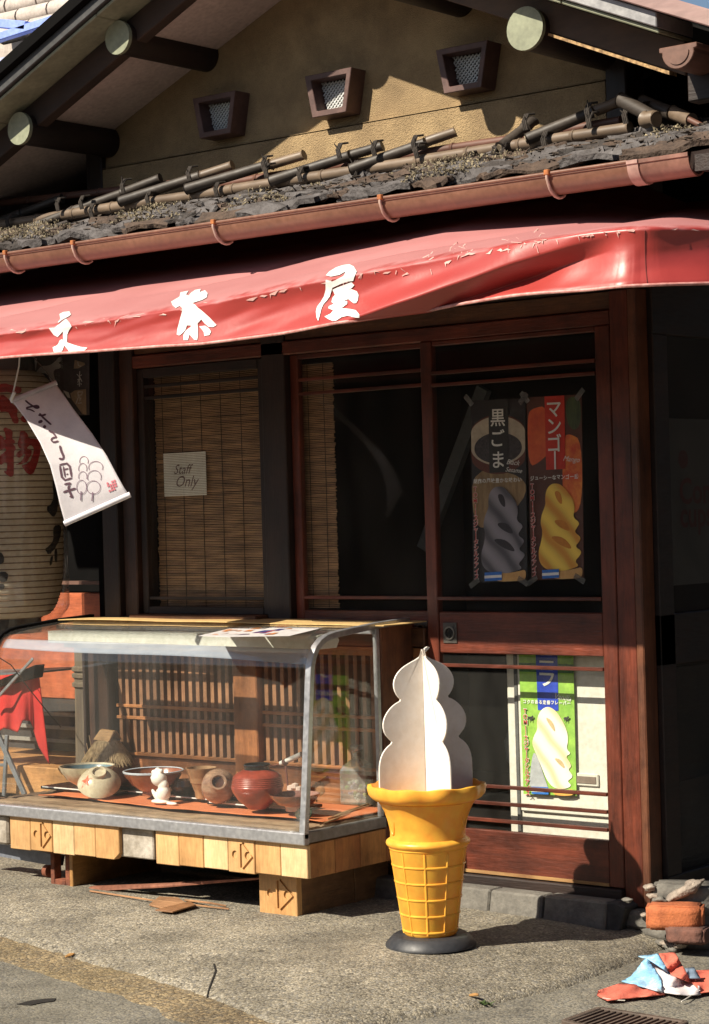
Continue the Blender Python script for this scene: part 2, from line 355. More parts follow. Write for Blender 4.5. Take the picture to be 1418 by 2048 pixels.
# drain cover at the bottom edge
dr = thing('drain_cover', PZ(1250, 2040, -.16), 'rusty iron drain cover let into the street at the bottom edge', 'drain cover')
gm = pm('drain_iron', (.12,.085,.065), (.06,.045,.035), scale=20, rough=.7, bump=.4, bs=100)
q = [PZ(a, b, -.149) for a, b in ((1128,2046),(1200,2020),(1372,2048),(1290,2082))]
def dq(u, v): return q[0].lerp(q[1], v).lerp(q[3].lerp(q[2], v), u)
for (a, b) in (((0,0),(1,0)), ((0,1),(1,1)), ((0,0),(0,1)), ((1,0),(1,1))):
    part('frame_bar', MB().beam(dq(*a), dq(*b), .018, .016), gm, dr, bevel=.002)
for i in range(13):
    t = (i+.8)/14; part('grate_bar', MB().beam(dq(t, .05), dq(t, .95), .007, .012), gm, dr)
part('grate_pan', MB().add([dq(0,0)-Vector((0,0,.012)), dq(1,0)-Vector((0,0,.012)), dq(1,1)-Vector((0,0,.012)), dq(0,1)-Vector((0,0,.012))], [(0,1,2,3)]).prism([dq(.02,.02)-Vector((0,0,.008)), dq(.98,.02)-Vector((0,0,.008)), dq(.98,.98)-Vector((0,0,.008)), dq(.02,.98)-Vector((0,0,.008))], (0,0,.004)), rust, dr)

# ------------------------------------------------------------------ the tea house
H = thing('tea_house', (-1.0, 0, -.1), 'old wooden tea house with tan plaster gable, bark covered eave and red brown sliding doors', 'house')
# gable wall (above the bark eave)
PKX, SL = -1.08, .43
def zlow(x): return 3.09-SL*abs(x-PKX)
def zsof(x): return 3.11-.40*abs(x-PKX)
gx0, gx1 = -2.24, .02
wallp = [(gx0, 2.2), (gx1, 2.2), (gx1, zsof(gx1)+.02), (PKX, zsof(PKX)+.02), (gx0, zsof(gx0)+.02)]
part('gable_wall', MB().prism([(a, .004, b) for a, b in wallp], (0, .1, 0)), plaster, H)
# lower wall stands proud below a shadow line ledge
part('wall_ledge', MB().prism([(gx0, .004, 2.525), (gx1-.01, .004, 2.525), (gx1-.01, -.016, 2.519), (gx0, -.016, 2.519)][::-1], (0,0,-.001)).box(gx0, gx1-.01, -.014, .0035, 2.25, 2.515), plaster, H, bevel=.003)
part('corner_post', MB().box(gx1, gx1+.075, -.03, .08, 2.15, zsof(.1)), dark['z'], H, bevel=.004)
part('corner_post', MB().box(gx0-.085, gx0, -.02, .08, 2.15, zsof(-2.3)), dark['z'], H, bevel=.004)
# vents
vm = pm('vent_wood', (.13,.07,.06), (.07,.035,.03), scale=12, rough=.6, bump=.2)
meshm = pm('vent_screen', (.55,.56,.55), (.45,.46,.46), scale=10, rough=.5, bump=0)
for cx in (-1.60, -1.066, -.498):
    zt, zb = 2.70, 2.552; wt, wb = .105, .075; y0 = -.075
    v = MB()
    q = [(cx-wt, zt), (cx+wt, zt), (cx+wb, zb), (cx-wb, zb)]; inn = [(cx-wt+.028, zt-.02), (cx+wt-.024, zt-.02), (cx+wb-.016, zb+.02), (cx-wb+.022, zb+.02)]
    vs = [(a, y0, b) for a, b in q]+[(a, y0, b) for a, b in inn]+[(a, .003, b) for a, b in q]+[(a, .003, b) for a, b in inn]
    fs = []
    for i in range(4):
        j = (i+1) % 4; fs += [(i, j, j+4, i+4), (i+8, i, j+8)[:0] or (i, i+8, j+8, j), (i+4, j+4, j+12, i+12)]
    v.add(vs, fs); vo = part('vent', v, vm, H, bevel=.002)
    g = MB()
    part('vent_back', MB().prism([(a, -.012, b) for a, b in inn], (0,.006,0)), black, vo)
    for s in (1, -1):
        k = -.16
        while k < .16:
            # diagonal wires clipped to the opening
            pts = []
            for t in range(41):
                x = cx-.1+t*.005; z = 2.625+k+s*(x-cx)
                f = (zt-.02-z)/(zt-zb-.04); xl = inn[0][0]+(inn[3][0]-inn[0][0])*f; xr = inn[1][0]+(inn[2][0]-inn[1][0])*f
                if 0 <= f <= 1 and xl <= x <= xr: pts.append((x, -.020-.001*s, z))
            if len(pts) > 1: g.beam(pts[0], pts[-1], .0045, .0045)
            k += .0155
    part('screen', g, meshm, vo, kind='stuff')
# purlins with patinated end caps
def purlin(x, z, r):
    p = part('purlin', MB().tube([(x, -.44, z), (x, .2, z)], r, 24), dark['y'], H, smooth=True)
    part('end_cap', MB().tube([(x, -.452, z), (x, -.437, z)], r+.003, 28), patina, p, smooth=True)
for px, py, r in ((38,257,.056),(235,75,.056),(1050,57,.062)): _p = PY(px, py, -.45); purlin(_p.x, _p.z, r)
purlin(PKX, 3.115, .056); purlin(-.55, 2.87, .058)
# barge boards, flashings, roof layers  (left slope and right slope)
xl, xr = -4.2, .53
for s, xe in ((-1, xl), (1, xr)):
    def band(name, dz0, dz1, y0, y1, m, x_end=xe, bev=.003, nseg=1):
        for i in range(nseg):
            a = PKX+(x_end-PKX)*i/nseg; b = PKX+(x_end-PKX)*(i+1)/nseg-(.003*s if nseg > 1 else 0)
            part(name, MB().prism([(a, y0, zlow(a)+dz0), (b, y0, zlow(b)+dz0), (b, y0, zlow(b)+dz1), (a, y0, zlow(a)+dz1)], (0, y1-y0, 0)), m, H, bevel=bev)
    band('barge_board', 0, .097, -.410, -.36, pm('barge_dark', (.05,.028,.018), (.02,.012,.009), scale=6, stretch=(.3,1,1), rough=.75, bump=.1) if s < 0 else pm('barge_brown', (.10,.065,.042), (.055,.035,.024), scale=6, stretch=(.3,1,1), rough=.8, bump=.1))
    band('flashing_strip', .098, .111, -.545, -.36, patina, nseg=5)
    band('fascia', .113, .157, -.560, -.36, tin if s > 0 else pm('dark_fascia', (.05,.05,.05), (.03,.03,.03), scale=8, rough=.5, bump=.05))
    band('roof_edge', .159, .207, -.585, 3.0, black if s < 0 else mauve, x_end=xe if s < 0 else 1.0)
    # soffit boards between the purlins
    xs = [PKX, PKX+s*.56, PKX+s*1.1, PKX+s*1.62, PKX+s*3.1] if s < 0 else [PKX, PKX+.6, PKX+1.1, PKX+1.62]
    for a, b in zip(xs, xs[1:]):
        part('soffit_panel', MB().prism([(a, -.359, zsof(a)-.005), (b-.002*s, -.359, zsof(b)-.005), (b-.002*s, -.359, zsof(b)+.012), (a, -.359, zsof(a)+.012)], (0, .359+(.0 if abs(b-PKX) < 1.2 else 1.2), 0)), soffitm, H)
part('barge_edge', MB().prism([(.04,-.415,zlow(.04)-.010),(.48,-.415,zlow(.48)-.012),(.48,-.415,zlow(.48)-.001),(.04,-.415,zlow(.04)-.001)], (0,.04,0)), pm('mottled_edge', (.5,.33,.16), (.2,.12,.06), scale=60, rough=.95, bump=1), H)  # pale mottled strip along the bottom of the right barge board
part('side_rafter_beam', MB().box(.54, 1.6, -.42, -.36, 2.32, 2.43), dark['x'], H, bevel=.004)
part('roof_backing', MB().box(-4.5, 1.6, .5, .6, 2.2, 2.66), black, H)
part('roof_backing', MB().box(.1, 2.6, .9, 1.0, 2.0, 3.4), black, H)
# copper gutter stub on the upper roof
gc = MB()
for k in range(1):
    cx, cz, y = PY(1355,90,-.55).x, PY(1355,90,-.55).z, -.55; r = .052
    pts = [(cx-r-.008, cz), (cx+r+.008, cz), (cx+r+.008, cz-.014), (cx+r-.002, cz-.016)]+[(cx+r*math.cos(t), cz-.014+.0-r*math.sin(t)) for t in [math.pi*i/14 for i in range(1, 14)]]+[(cx-r+.002, cz-.016), (cx-r-.008, cz-.014)]
    gc.prism([(a, y, b) for a, b in pts], (0, .6, 0))
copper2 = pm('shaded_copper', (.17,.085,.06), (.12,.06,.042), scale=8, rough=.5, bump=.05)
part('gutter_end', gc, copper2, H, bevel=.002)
part('gutter_end_lip', MB().prism([(cx+.036*math.cos(t), -.5535, cz-.018-.036*math.sin(t)) for t in [math.pi*i/14 for i in range(15)]], (0,.003,0)), copper2, H)
# upper roof tiles glimpsed top right
tilem = pm('smoky_roof_tile', (.30,.24,.18), (.12,.09,.07), scale=9, rough=.7, bump=.4)
for i in range(7):
    for j in range(3):
        x = .35+i*.15; part('roof_tile', MB().tube([(x, .35+j*.25, zlow(x)+.27+j*.08), (x+.02, .62+j*.25, zlow(x)+.35+j*.08)], [.055,.06], 12), tilem, H, smooth=True)

# ---- bark covered pent eave
EZ0, EY0, EZ1, EY1 = 2.155, -.60, 2.335, -.02; EX0, EX1 = -3.4, .74
def eave(x, t, up=0):   # t 0 at the gutter, 1 at the wall
    return Vector((x, EY0+(EY1-EY0)*t, EZ0+(EZ1-EZ0)*t+up+.012*nz(x*3, t*3, 2)))
part('eave_boarding', MB().shell(lambda u, v: eave(EX0+(EX1-EX0)*u, v, -.03), 60, 8, .02), dark['x'], H)
part('eave_boarding', MB().prism([(EX0, -.60, 2.10), (EX0, -.58, 2.155), (EX0, .0, 2.33), (EX0, .0, 2.27)], (EX1-EX0, 0, 0)), black, H)
# side slope of the eave at the right corner
part('eave_side', MB().add([(.70,-.665,2.125),(1.35,-.665,2.10),(1.35,1.5,2.10),(.12,1.5,2.40),(.12,.02,2.40),(.70,-.665,2.08),(1.35,-.665,2.055),(1.35,1.5,2.055),(.12,1.5,2.34),(.12,.02,2.34)], [(0,1,2,3,4),(9,8,7,6,5),(0,5,6,1),(1,6,7,2),(2,7,8,3),(3,8,9,4),(4,9,5,0)]), dark['y'], H)
barks = [pm('bark_grey', (.115,.105,.105), (.045,.038,.036), scale=16, rough=.75, bump=1, bs=70, dist=.008),
         pm('bark_dark', (.05,.040,.036), (.018,.014,.012), scale=18, rough=.8, bump=1, bs=70, dist=.008),
         pm('bark_brown', (.10,.065,.045), (.035,.022,.016), scale=18, rough=.85, bump=1, bs=80, dist=.008)]
rb = random.Random(3)
def bark(x, t, L_, W_, tilt, m):
    n = 18; pts = []
    for k in range(n):
        a = 2*math.pi*k/n; rr = 1+rb.uniform(-.35,.25); pts.append((L_*rr*math.cos(a), W_*rr*math.sin(a)))
    c = eave(x, t); base = Vector((0, EY1-EY0, EZ1-EZ0)).normalized(); ax = Vector((1, rb.uniform(-.2,.2), rb.uniform(-.10,.12))).normalized()
    nrm = ax.cross(base).normalized(); base = (base+nrm*tilt).normalized(); nrm = ax.cross(base).normalized()
    vs = []; th = rb.uniform(.008,.022)
    for a, b in pts: vs.append(c+ax*a+base*b+nrm*(rb.uniform(-.012,.016)+.014))
    vs2 = [v-nrm*th for v in vs]
    cc = c+nrm*(.02+rb.uniform(0,.014))
    mb = MB().add(vs+vs2+[cc, cc-nrm*th], [(k, (k+1) % n, 2*n) for k in range(n)]+[(n+(k+1) % n, n+k, 2*n+1) for k in range(n)]+[(k, n+k, n+(k+1) % n, (k+1) % n) for k in range(n)])
    part('bark_sheet', mb, m, H)
for row in range(9):
    t = .02+row*.085; x = -2.75+rb.random()*.1
    while x < .72:
        bark(x, t+rb.uniform(-.03,.03), rb.uniform(.06,.17), rb.uniform(.025,.060), rb.uniform(-.12,.20), barks[0 if rb.random() < .5 else rb.choice((1,2))])
        x += rb.uniform(.085,.17)
# moss and lichen crumbs
mossm = pm('dry_moss', (.31,.26,.17), (.15,.12,.075), scale=30, rough=.95, bump=.6, bs=120)
mb = MB(); rm = random.Random(5)
for k in range(15000):
    x = rm.uniform(-2.9, .72); t = rm.random()**1.6*.75; d = nz(x*2.6, t*4, 8)
    if d < .02+t*.25: continue
    c = eave(x, t, .016+rm.random()*.065*(1-t)*min(1, (d-.02-t*.25)*4)); s = rm.uniform(.0025,.007)
    a = Vector((rm.uniform(-1,1), rm.uniform(-1,1), rm.uniform(-.3,1)))*s; b = Vector((rm.uniform(-1,1), rm.uniform(-1,1), rm.uniform(-.3,1)))*s; e = Vector((rm.uniform(-.6,.6), rm.uniform(-.6,.6), 1))*s*1.2
    mb.add([c-a, c+a, c+b, c+e], [(0,1,2),(0,1,3),(1,2,3),(2,0,3)])
part('moss', mb, mossm, H, kind='stuff', fix=False)
splm = pm('bark_splinter', (.10,.075,.055), (.03,.022,.018), scale=40, rough=.9, bump=.4)
mb = MB()
for k in range(1100):
    x = rm.uniform(-2.9, .72); t = rm.random()**1.4*.8; c = eave(x, t, .022+rm.random()*.016); l = rm.uniform(.006,.028)
    d = Vector((rm.uniform(-1,1), -rm.uniform(.2,1), rm.uniform(-.5,.25))).normalized()*l; w_ = Vector((.0015, 0, .0035))*rm.uniform(.6,1.6)
    mb.add([c-w_, c+w_, c+d+w_*.2, c+d-w_*.4, c+Vector((.003,-.002,0))], [(0,1,2,3),(0,4,3),(1,4,2)])
part('bark_splinters', mb, splm, H, kind='stuff', fix=False)
# bamboo poles
bl = pm('pale_bamboo', (.20,.145,.10), (.10,.07,.048), scale=9, stretch=(.3,1,1), rough=.5, bump=.15)
bd = pm('dark_bamboo', (.055,.043,.034), (.02,.015,.012), scale=12, stretch=(.3,1,1), rough=.55, bump=.3)
bro = pm('red_brown_bamboo', (.14,.06,.04), (.07,.03,.02), scale=9, stretch=(.3,1,1), rough=.55, bump=.15)
def bamboo(a, b, r, m, m2=None, node=.19, hollow=False):
    a = Vector(a); b = Vector(b); l = (b-a).length; n = max(1, int(l/node)); pts = []; rad = []
    for k in range(n+1):
        for dt, dr in ((-.012,.0),(-.005,.0),(-.002,.0025),(.002,.0025),(.005,-.0005),(.012,.0)):
            t = k/n+dt/l
            if 0 <= t <= 1: pts.append(a.lerp(b, t)+Vector((0, .003*nz(t*7, a.x), .004*nz(t*6, 5, a.x)))); rad.append(r*(1-.08*t)+dr)
    o = part('bamboo_pole', MB().tube(pts, rad, 14), m, H, smooth=True)
    if hollow:
        d = (a-b).normalized(); part('broken_end', MB().tube([a+d*.001, a-d*.002], r*.72, 10), pm('bamboo_hollow', (.30,.25,.17), (.16,.12,.08), scale=20), o)
    return o
def bb(p, q, r, m, y0=-.22, y1=-.20, **k): return bamboo(PY(*p, y0), PY(*q, y1), r, m, **k)
bb((-260,490), (1262,256), .020, bl, -.235, -.235)
bb((-260,436), (430,358), .015, bro, -.12, -.12); bb((425,372), (1245,243), .016, bro, -.15, -.15); bb((-120,480),(300,412),.013,bl,-.16,-.16)
darkp = [((-150,500),(125,396)), ((52,460),(322,356)), ((240,403),(467,331)), ((372,378),(610,310)), ((540,362),(766,291)), ((700,340),(912,263)), ((1000,297),(1070,240)), ((1052,280),(1240,202))]
for i, (a, b) in enumerate(darkp):
    mid = ((a[0]+b[0])/2, (a[1]+b[1])/2)
    p = PY(*a, -.27); q = PY(*b, -.15)
    bamboo(p, p.lerp(q, .72), .019, bd, hollow=True); bamboo(p.lerp(q, .722), q, .0175, bl if i in (2,3,5,7) else bd, node=.12)
bb((1240,200),(1312,236),.022,bd,-.25,-.30); bb((1290,240),(1313,236),.024,bl,-.31,-.315,hollow=True)
bb((1283,205),(1345,226),.022,bd,-.2,-.25); bb((1345,226),(1384,240),.021,bl,-.25,-.29); bb((1375,238),(1440,268),.009,bro,-.30,-.32)
tiem = pm('rope_tie', (.05,.04,.033), (.02,.015,.012), scale=40, rough=.9, bump=.7)
for px, py in ((28,445),(128,412),(60,470),(175,408),(195,424),(258,375),(308,400),(390,350),(445,382),(540,330),(545,345),(612,352),(690,305),(722,340),(760,300),(840,290),(845,305),(952,322)[:2],(1000,310),(1018,305),(1062,248),(1100,283),(1187,226),(1190,245),(1262,235),(1290,225)):
    c = PY(px, py, -.24); mb = MB()
    for k in range(3):
        mb.tube([c+Vector((-.006+.006*k, -.028, -.022)), c+Vector((-.008+.006*k, -.034, .004)), c+Vector((-.004+.006*k, -.024, .026)), c+Vector((-.004+.006*k+.006, 0, .030))], .0038, 6)
    mb.tube([c+Vector((.002,-.03,.0)), c+Vector((.014*rm.uniform(-1,1),-.04,.034*rm.uniform(.4,1.1)))], [.004,.0015], 6)
    part('rope_tie', mb, tiem, H, smooth=True)
# gutter (half round, hung below the eave) with brackets
GY, GZ, GR = -.635, 2.118, .046
def gut(x0, x1, r, zo_=0):
    mb = MB(); n = 16; prof = []
    for k in range(n+1): t = math.pi*k/n; prof.append((-r*math.cos(t), -r*math.sin(t)))
    prof = [(-r-.004, .012), (-r-.004, .002)]+prof+[(r, .010)]
    inn = [(a*.93, b*.93+.002) for a, b in prof[::-1]]
    pts = prof+inn
    return mb.prism([(x0, GY+a, GZ+b+zo_) for a, b in pts], (x1-x0, 0, 0))
G = part('rain_gutter', gut(-3.4, .50, GR), copper, H, smooth=True)
part('gutter_lip', MB().tube([(-3.4, GY-GR-.003, GZ+.010), (.50, GY-GR-.003, GZ+.010)], .0055, 10), copper, G, smooth=True)
part('gutter_joint', gut(.50, .535, GR+.006, .0), pm('pinkish_joint', (.42,.27,.23), (.33,.2,.17), scale=8, rough=.35), G, smooth=True)
part('gutter_end_piece', gut(.535, .69, GR+.001), pm('dull_copper', (.24,.12,.09), (.15,.075,.055), scale=10, rough=.35, bump=.1), G, smooth=True)
for px in (12, 148, 430, 765, 1100):
    x = PY(px, 430, GY-GR).x; mb = MB()
    mb.tube([(x, GY-GR-.010, GZ+.016), (x, GY-GR-.011, GZ-.004)]+[(x, GY-(GR+.008)*math.cos(t), GZ-(GR+.008)*math.sin(t)) for t in [math.pi*k/10 for k in range(1, 8)]], .0045, 8)
    br = part('gutter_bracket', mb, pm('white_strap', (.55,.42,.36), (.4,.28,.22), scale=20), H, smooth=True)
    part('bracket_clip', MB().box(x-.008, x+.008, GY-GR-.016, GY-GR-.002, GZ+.004, GZ+.02), pm('orange_rust', (.45,.16,.04), (.25,.08,.03), scale=40, rough=.8), br, bevel=.002)

# ---- ground floor frame
def post(x0, x1, z0, z1, m, y0=-.05, y1=.10, name='post'): return part(name, MB().box(x0, x1, y0, y1, z0, z1), m, H, bevel=.004)
post(-2.249, -2.165, .80, 1.86, dark['z'], -.06, .08); post(-2.163, -2.094, .80, 1.86, wood('post_brown', (.07,.028,.015), (.022,.010,.006), 'z'), -.035, .08); post(-2.36, -2.252, -.1, .80, wood('post_brown', (.07,.028,.015), (.022,.010,.006), 'z'), -.05, .08)
post(-1.452, -1.343, .80, 1.86, dark['z'], -.03, .10)
post(.012, .082, -.06, 1.86, red['z'], -.035, .12); post(.084, .112, -.06, 1.86, wood('pillar_arris', (.17,.06,.026), (.06,.02,.01), 'z'), -.045, .03, 'corner_pillar')
part('lintel', MB().box(-2.255, .012, -.03, .10, 1.752, 1.80), red['x'], H, bevel=.004)
part('header_beam', MB().box(-2.40, .115, -.06, .10, 1.862, 2.02), dark['x'], H, bevel=.006)
part('door_head_board', MB().box(-2.25, .012, -.018, .10, 1.802, 1.86), worn['x'], H, bevel=.003)
part('upper_wall', MB().box(-2.40, .15, .0, .08, 2.02, 2.30), dark['x'], H)
part('window_sill', MB().box(-2.09, -1.455, -.09, .06, .80, .835), worn['x'], H, bevel=.004)
part('door_sill', MB().box(-2.25, .012, -.055, .10, -.045, -.008), dark['x'], H, bevel=.004)
# lattice wall under the windows, behind the display case
def lattice(x0, x1, n, z0=.315, z1=.70):
    rail = MB()
    for z in (.488, .444): rail.box(x0, x1, -.026, -.012, z-.006, z+.006)
    rail.box(x0, x1, -.028, .0, z1, z1+.03); rail.box(x0, x1, -.028, .0, z0-.012, z0)
    r = part('lattice_frame', rail, latr['x'], H, bevel=.0015)
    for i in range(n):
        x = x0+(x1-x0)*(i+.5)/n; part('lattice_bar', MB().box(x-.0085, x+.0085, -.020, .004, z0+.001, z1-.001), lat['z'], r)
    part('lattice_backing', MB().box(x0, x1, .020, .028, z0-.01, z1+.03), pm('lattice_backing', (.13,.09,.075), (.08,.05,.04), scale=4), r)
lattice(-2.235, -1.612, 17); lattice(-1.495, -.745, 20)
post(-1.611, -1.497, -.04, .734, wood('mullion_wood', (.40,.16,.06), (.24,.085,.03), 'z'), -.05, .02, 'mullion'); 
kp = wood('kick_board', (.42,.17,.07), (.28,.10,.04), 'x', .5)
part('kick_board', MB().box(-2.245, -1.612, -.012, .02, -.04, .300), kp, H, bevel=.003); part('kick_board', MB().box(-1.496, -.745, -.012, .02, -.04, .300), kp, H, bevel=.003)
part('sub_sill', MB().box(-2.245, -.745, -.040, .02, .735, .798), worn['x'], H, bevel=.003)
# windows / doors
def panes(parent, x0, x1, z0, z1, y=.004): part('pane', MB().box(x0, x1, y, y+.004, z0, z1), glass, parent)
def bar(parent, x0, x1, z, y=-.008, t=.012, m=None): part('glazing_bar', MB().box(x0, x1, y, y+.012, z-t/2, z+t/2), m or red['x'], parent, bevel=.0015)
W1 = part('window', MB().box(-2.092, -2.06, -.012, .022, .835, 1.75), dark['z'], H, bevel=.003)
part('stile', MB().box(-1.485, -1.454, -.012, .022, .835, 1.75), dark['z'], W1, bevel=.003)
part('rail', MB().box(-2.059, -1.486, -.012, .022, .835, .862), dark['x'], W1, bevel=.002); part('rail', MB().box(-2.059, -1.486, -.012, .022, 1.715, 1.75), dark['x'], W1, bevel=.002)
panes(W1, -2.059, -1.486, .863, 1.714)
for z in (.893, 1.64, 1.683): bar(W1, -2.059, -1.486, z, m=dark['x'])
def pull(parent, x, z, y):
    mb = MB(); r0, r1 = .027, .020; n = 24
    mb.box(x-.028, x+.028, y-.003, y, z-.034, z+.034)
    p = part('door_pull', mb, pm('door_pull_bronze', (.14,.13,.11), (.07,.065,.06), scale=20, rough=.45, metal=.4), parent, bevel=.001)
    M_ = Matrix.Rotation(R(90), 3, 'X')
    part('pull_ring', MB().lathe((x, y-.004, z), [(.017,0),(.017,.004),(.022,.004),(.022,0)], 24, M_, False), pm('pull_ring_metal', (.3,.29,.26), (.2,.19,.17), scale=20, rough=.35, metal=.6), p, smooth=True)
    part('pull_cup', MB().lathe((x, y-.0035, z), [(.0165,0),(.0165,.001)], 24, M_), blackl, p)
D1 = part('sliding_door', MB().box(-1.342, -1.305, .0, .028, .70, 1.752).box(-.748, -.737, .0, .028, -.008, 1.752), red['z'], H, bevel=.003)
part('rail', MB().box(-1.304, -.749, .0, .028, .722, .853), red['x'], D1, bevel=.002); part('rail', MB().box(-1.304, -.749, .0, .028, 1.735, 1.752), red['x'], D1, bevel=.002)
part('rail', MB().box(-1.304, -.749, .03, .05, -.008, .66), red['x'], D1)
panes(D1, -1.304, -.749, .854, 1.734, .012)
for z in (.897, 1.612, 1.662): bar(D1, -1.304, -.749, z, .001)
pull(D1, -.786, .787, -.001)
D2 = part('sliding_door', MB().box(-.735, -.689, -.034, -.004, -.006, 1.752).box(-.044, .010, -.034, -.004, -.006, 1.752), red['z'], H, bevel=.003)
for z0, z1 in ((-.006,.139),(.716,.853),(1.735,1.752)): part('rail', MB().box(-.688, -.045, -.030, -.006, z0, z1), red['x'], D2, bevel=.003)
part('rail', MB().box(-.688, -.045, -.035, -.030, -.004, .006), pm('scuffed_edge', (.42,.26,.10), (.18,.08,.03), scale=16, stretch=(.3,1,1), rough=.8), D2)
panes(D2, -.688, -.045, .854, 1.734, -.020); panes(D2, -.688, -.045, .140, .715, -.020)
for z in (.897, 1.605, 1.645, .676, .284, .229, .173): bar(D2, -.688, -.045, z, -.037)
pull(D2, -.642, .783, -.031)
# foundation course
for x0, x1, t in ((-1.1,-.70,.0), (-.695,-.44,.002), (-.435,-.235,.006), (-.230,.00,.0)):
    part('foundation_stone', MB().prism([(x0, -.145-t, -.13), (x1, -.145-t, -.13), (x1, -.125-t, -.035), (x0, -.125-t, -.035)], (0, .07, 0)), stone, H, bevel=.006)
part('foundation_stone', MB().box(-1.5, .03, -.075, .10, -.13, -.046), stone, H, bevel=.005)
part('foundation_stone', MB().prism([(.0,-.13,-.13),(.035,-.11,-.13),(.06,-.11,-.05),(.03,-.12,-.035),(.0,-.125,-.035)], (0,.09,0)), pm('dark_stone', (.06,.06,.06), (.03,.03,.03), scale=14, rough=.9, bump=.6), H, bevel=.004)
part('pillar_base', MB().box(.0, .15, -.08, .10, -.12, -.062), stone, H, bevel=.012)
# right hand return wall
X0 = .098
rw = part('side_wall', MB().box(X0, X0+.03, .032, 2.6, -.12, .03).box(X0, X0+.03, .032, 2.6, .685, .845).box(X0, X0+.03, .032, 2.6, 1.72, 2.0).box(X0, X0+.03, .032, .118, .03, 1.72), dark['y'], H, bevel=.003)
part('pane', MB().box(X0+.008, X0+.012, .119, 2.6, .846, 1.719), glass, rw); part('pane', MB().box(X0+.008, X0+.012, .119, 2.6, .031, .684), glass, rw)
part('glazing_bar', MB().box(X0-.004, X0+.007, .119, 2.6, .66, .672), dark['y'], rw); part('glazing_bar', MB().box(X0-.004, X0+.007, .119, 2.6, .30, .312), dark['y'], rw)
part('side_foundation', MB().box(X0-.05, X0+.12,   .032, 2.6, -.16, -.03), stone, H, bevel=.006)
part('dark_screen', MB().box(X0-.035, X0-.025, .095, 2.2, -.02, .70), dark['y'], H)  # dark board added to keep the lower side pane dark
# room behind the glass
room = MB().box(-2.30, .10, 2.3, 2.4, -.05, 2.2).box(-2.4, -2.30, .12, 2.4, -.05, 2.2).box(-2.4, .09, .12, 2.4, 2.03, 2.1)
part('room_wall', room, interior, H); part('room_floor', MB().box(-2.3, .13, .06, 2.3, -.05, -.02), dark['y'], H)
# shelf shapes inside, faintly visible
part('interior_beam', MB().beam((-1.15, .5, 1.05), (-.86, .5, 1.62), .05, .03, (0,1,0)), pm('interior_grey', (.10,.105,.11), (.07,.075,.08), scale=5), H)

# ------------------------------------------------------------------ awning
A = thing('shop_awning', (-1.0, -.5, 1.74), 'faded red vinyl awning with white brush lettering over the sliding doors', 'awning')
def vinyl():
    m = bpy.data.materials.new('red_vinyl'); m.use_nodes = True; n = m.node_tree; b = n.nodes['Principled BSDF']
    tc = n.nodes.new('ShaderNodeTexCoord'); sp = n.nodes.new('ShaderNodeAttribute'); sp.attribute_name = 'fade'
    nzt = n.nodes.new('ShaderNodeTexNoise'); nzt.inputs['Scale'].default_value = 16; nzt.inputs['Detail'].default_value = 8; L(n, tc.outputs['Object'], nzt.inputs[0])
    ma = n.nodes.new('ShaderNodeMath'); ma.operation = 'MULTIPLY_ADD'; ma.inputs[1].default_value = .22; L(n, nzt.outputs['Fac'], ma.inputs[0]); L(n, sp.outputs['Fac'], ma.inputs[2])
    mr = n.nodes.new('ShaderNodeMapRange'); mr.inputs[1].default_value = .58; mr.inputs[2].default_value = .66; L(n, ma.outputs[0], mr.inputs[0])
    mx = n.nodes.new('ShaderNodeMix'); mx.data_type = 'RGBA'; L(n, mr.outputs[0], mx.inputs[0]); mx.inputs[6].default_value = (.36,.040,.034,1); mx.inputs[7].default_value = (.52,.22,.22,1)
    n2 = n.nodes.new('ShaderNodeTexNoise'); n2.inputs['Scale'].default_value = 3; n2.inputs['Detail'].default_value = 6; mp = n.nodes.new('ShaderNodeMapping'); mp.inputs['Scale'].default_value = (1,1,3); L(n, tc.outputs['Object'], mp.inputs[0]); L(n, mp.outputs[0], n2.inputs[0])
    m2 = n.nodes.new('ShaderNodeMix'); m2.data_type = 'RGBA'; m2.blend_type = 'SOFT_LIGHT'; m2.inputs[0].default_value = .35; L(n, mx.outputs[2], m2.inputs[6]); L(n, n2.outputs['Fac'], m2.inputs[7])
    L(n, m2.outputs[2], b.inputs['Base Color']); b.inputs['Roughness'].default_value = .42; b.inputs['Specular IOR Level'].default_value = .8
    n3 = n.nodes.new('ShaderNodeTexNoise'); n3.inputs['Scale'].default_value = 45; n3.inputs['Detail'].default_value = 4; L(n, tc.outputs['Object'], n3.inputs[0])
    bp = n.nodes.new('ShaderNodeBump'); bp.inputs['Strength'].default_value = .12; bp.inputs['Distance'].default_value = .004; L(n, n3.outputs['Fac'], bp.inputs['Height']); L(n, bp.outputs[0], b.inputs['Normal'])
    tr = n.nodes.new('ShaderNodeBsdfTranslucent'); tr.inputs[0].default_value = (.45,.05,.03,1); ms = n.nodes.new('ShaderNodeMixShader'); ms.inputs[0].default_value = .12
    L(n, b.outputs[0], ms.inputs[1]); L(n, tr.outputs[0], ms.inputs[2]); L(n, ms.outputs[0], n.nodes['Material Output'].inputs[0])
    return m
vin = vinyl()
def interp(tab, x):
    if x <= tab[0][0]: return tab[0][1]
    for (a, b), (c, d) in zip(tab, tab[1:]):
        if x <= c: t = (x-a)/(c-a); t = t*t*(3-2*t) if False else t; return b+(d-b)*t
    return tab[-1][1]
HEMZ = [(-3.2,1.735),(-1.67,1.721),(-1.2,1.713),(-.78,1.703),(-.46,1.708),(-.16,1.721),(.155,1.743),(.35,1.748),(.60,1.744),(.85,1.745),(3,1.78)]
RIDZ = [(-3.2,1.80),(-1.6,1.818),(-1.2,1.822),(-.8,1.835),(-.4,1.862),(0,1.882),(.3,1.898),(.6,1.905),(.85,1.905),(3,1.92)]
XC = .66; YR, YH = -1.0, -1.05; RC = .10
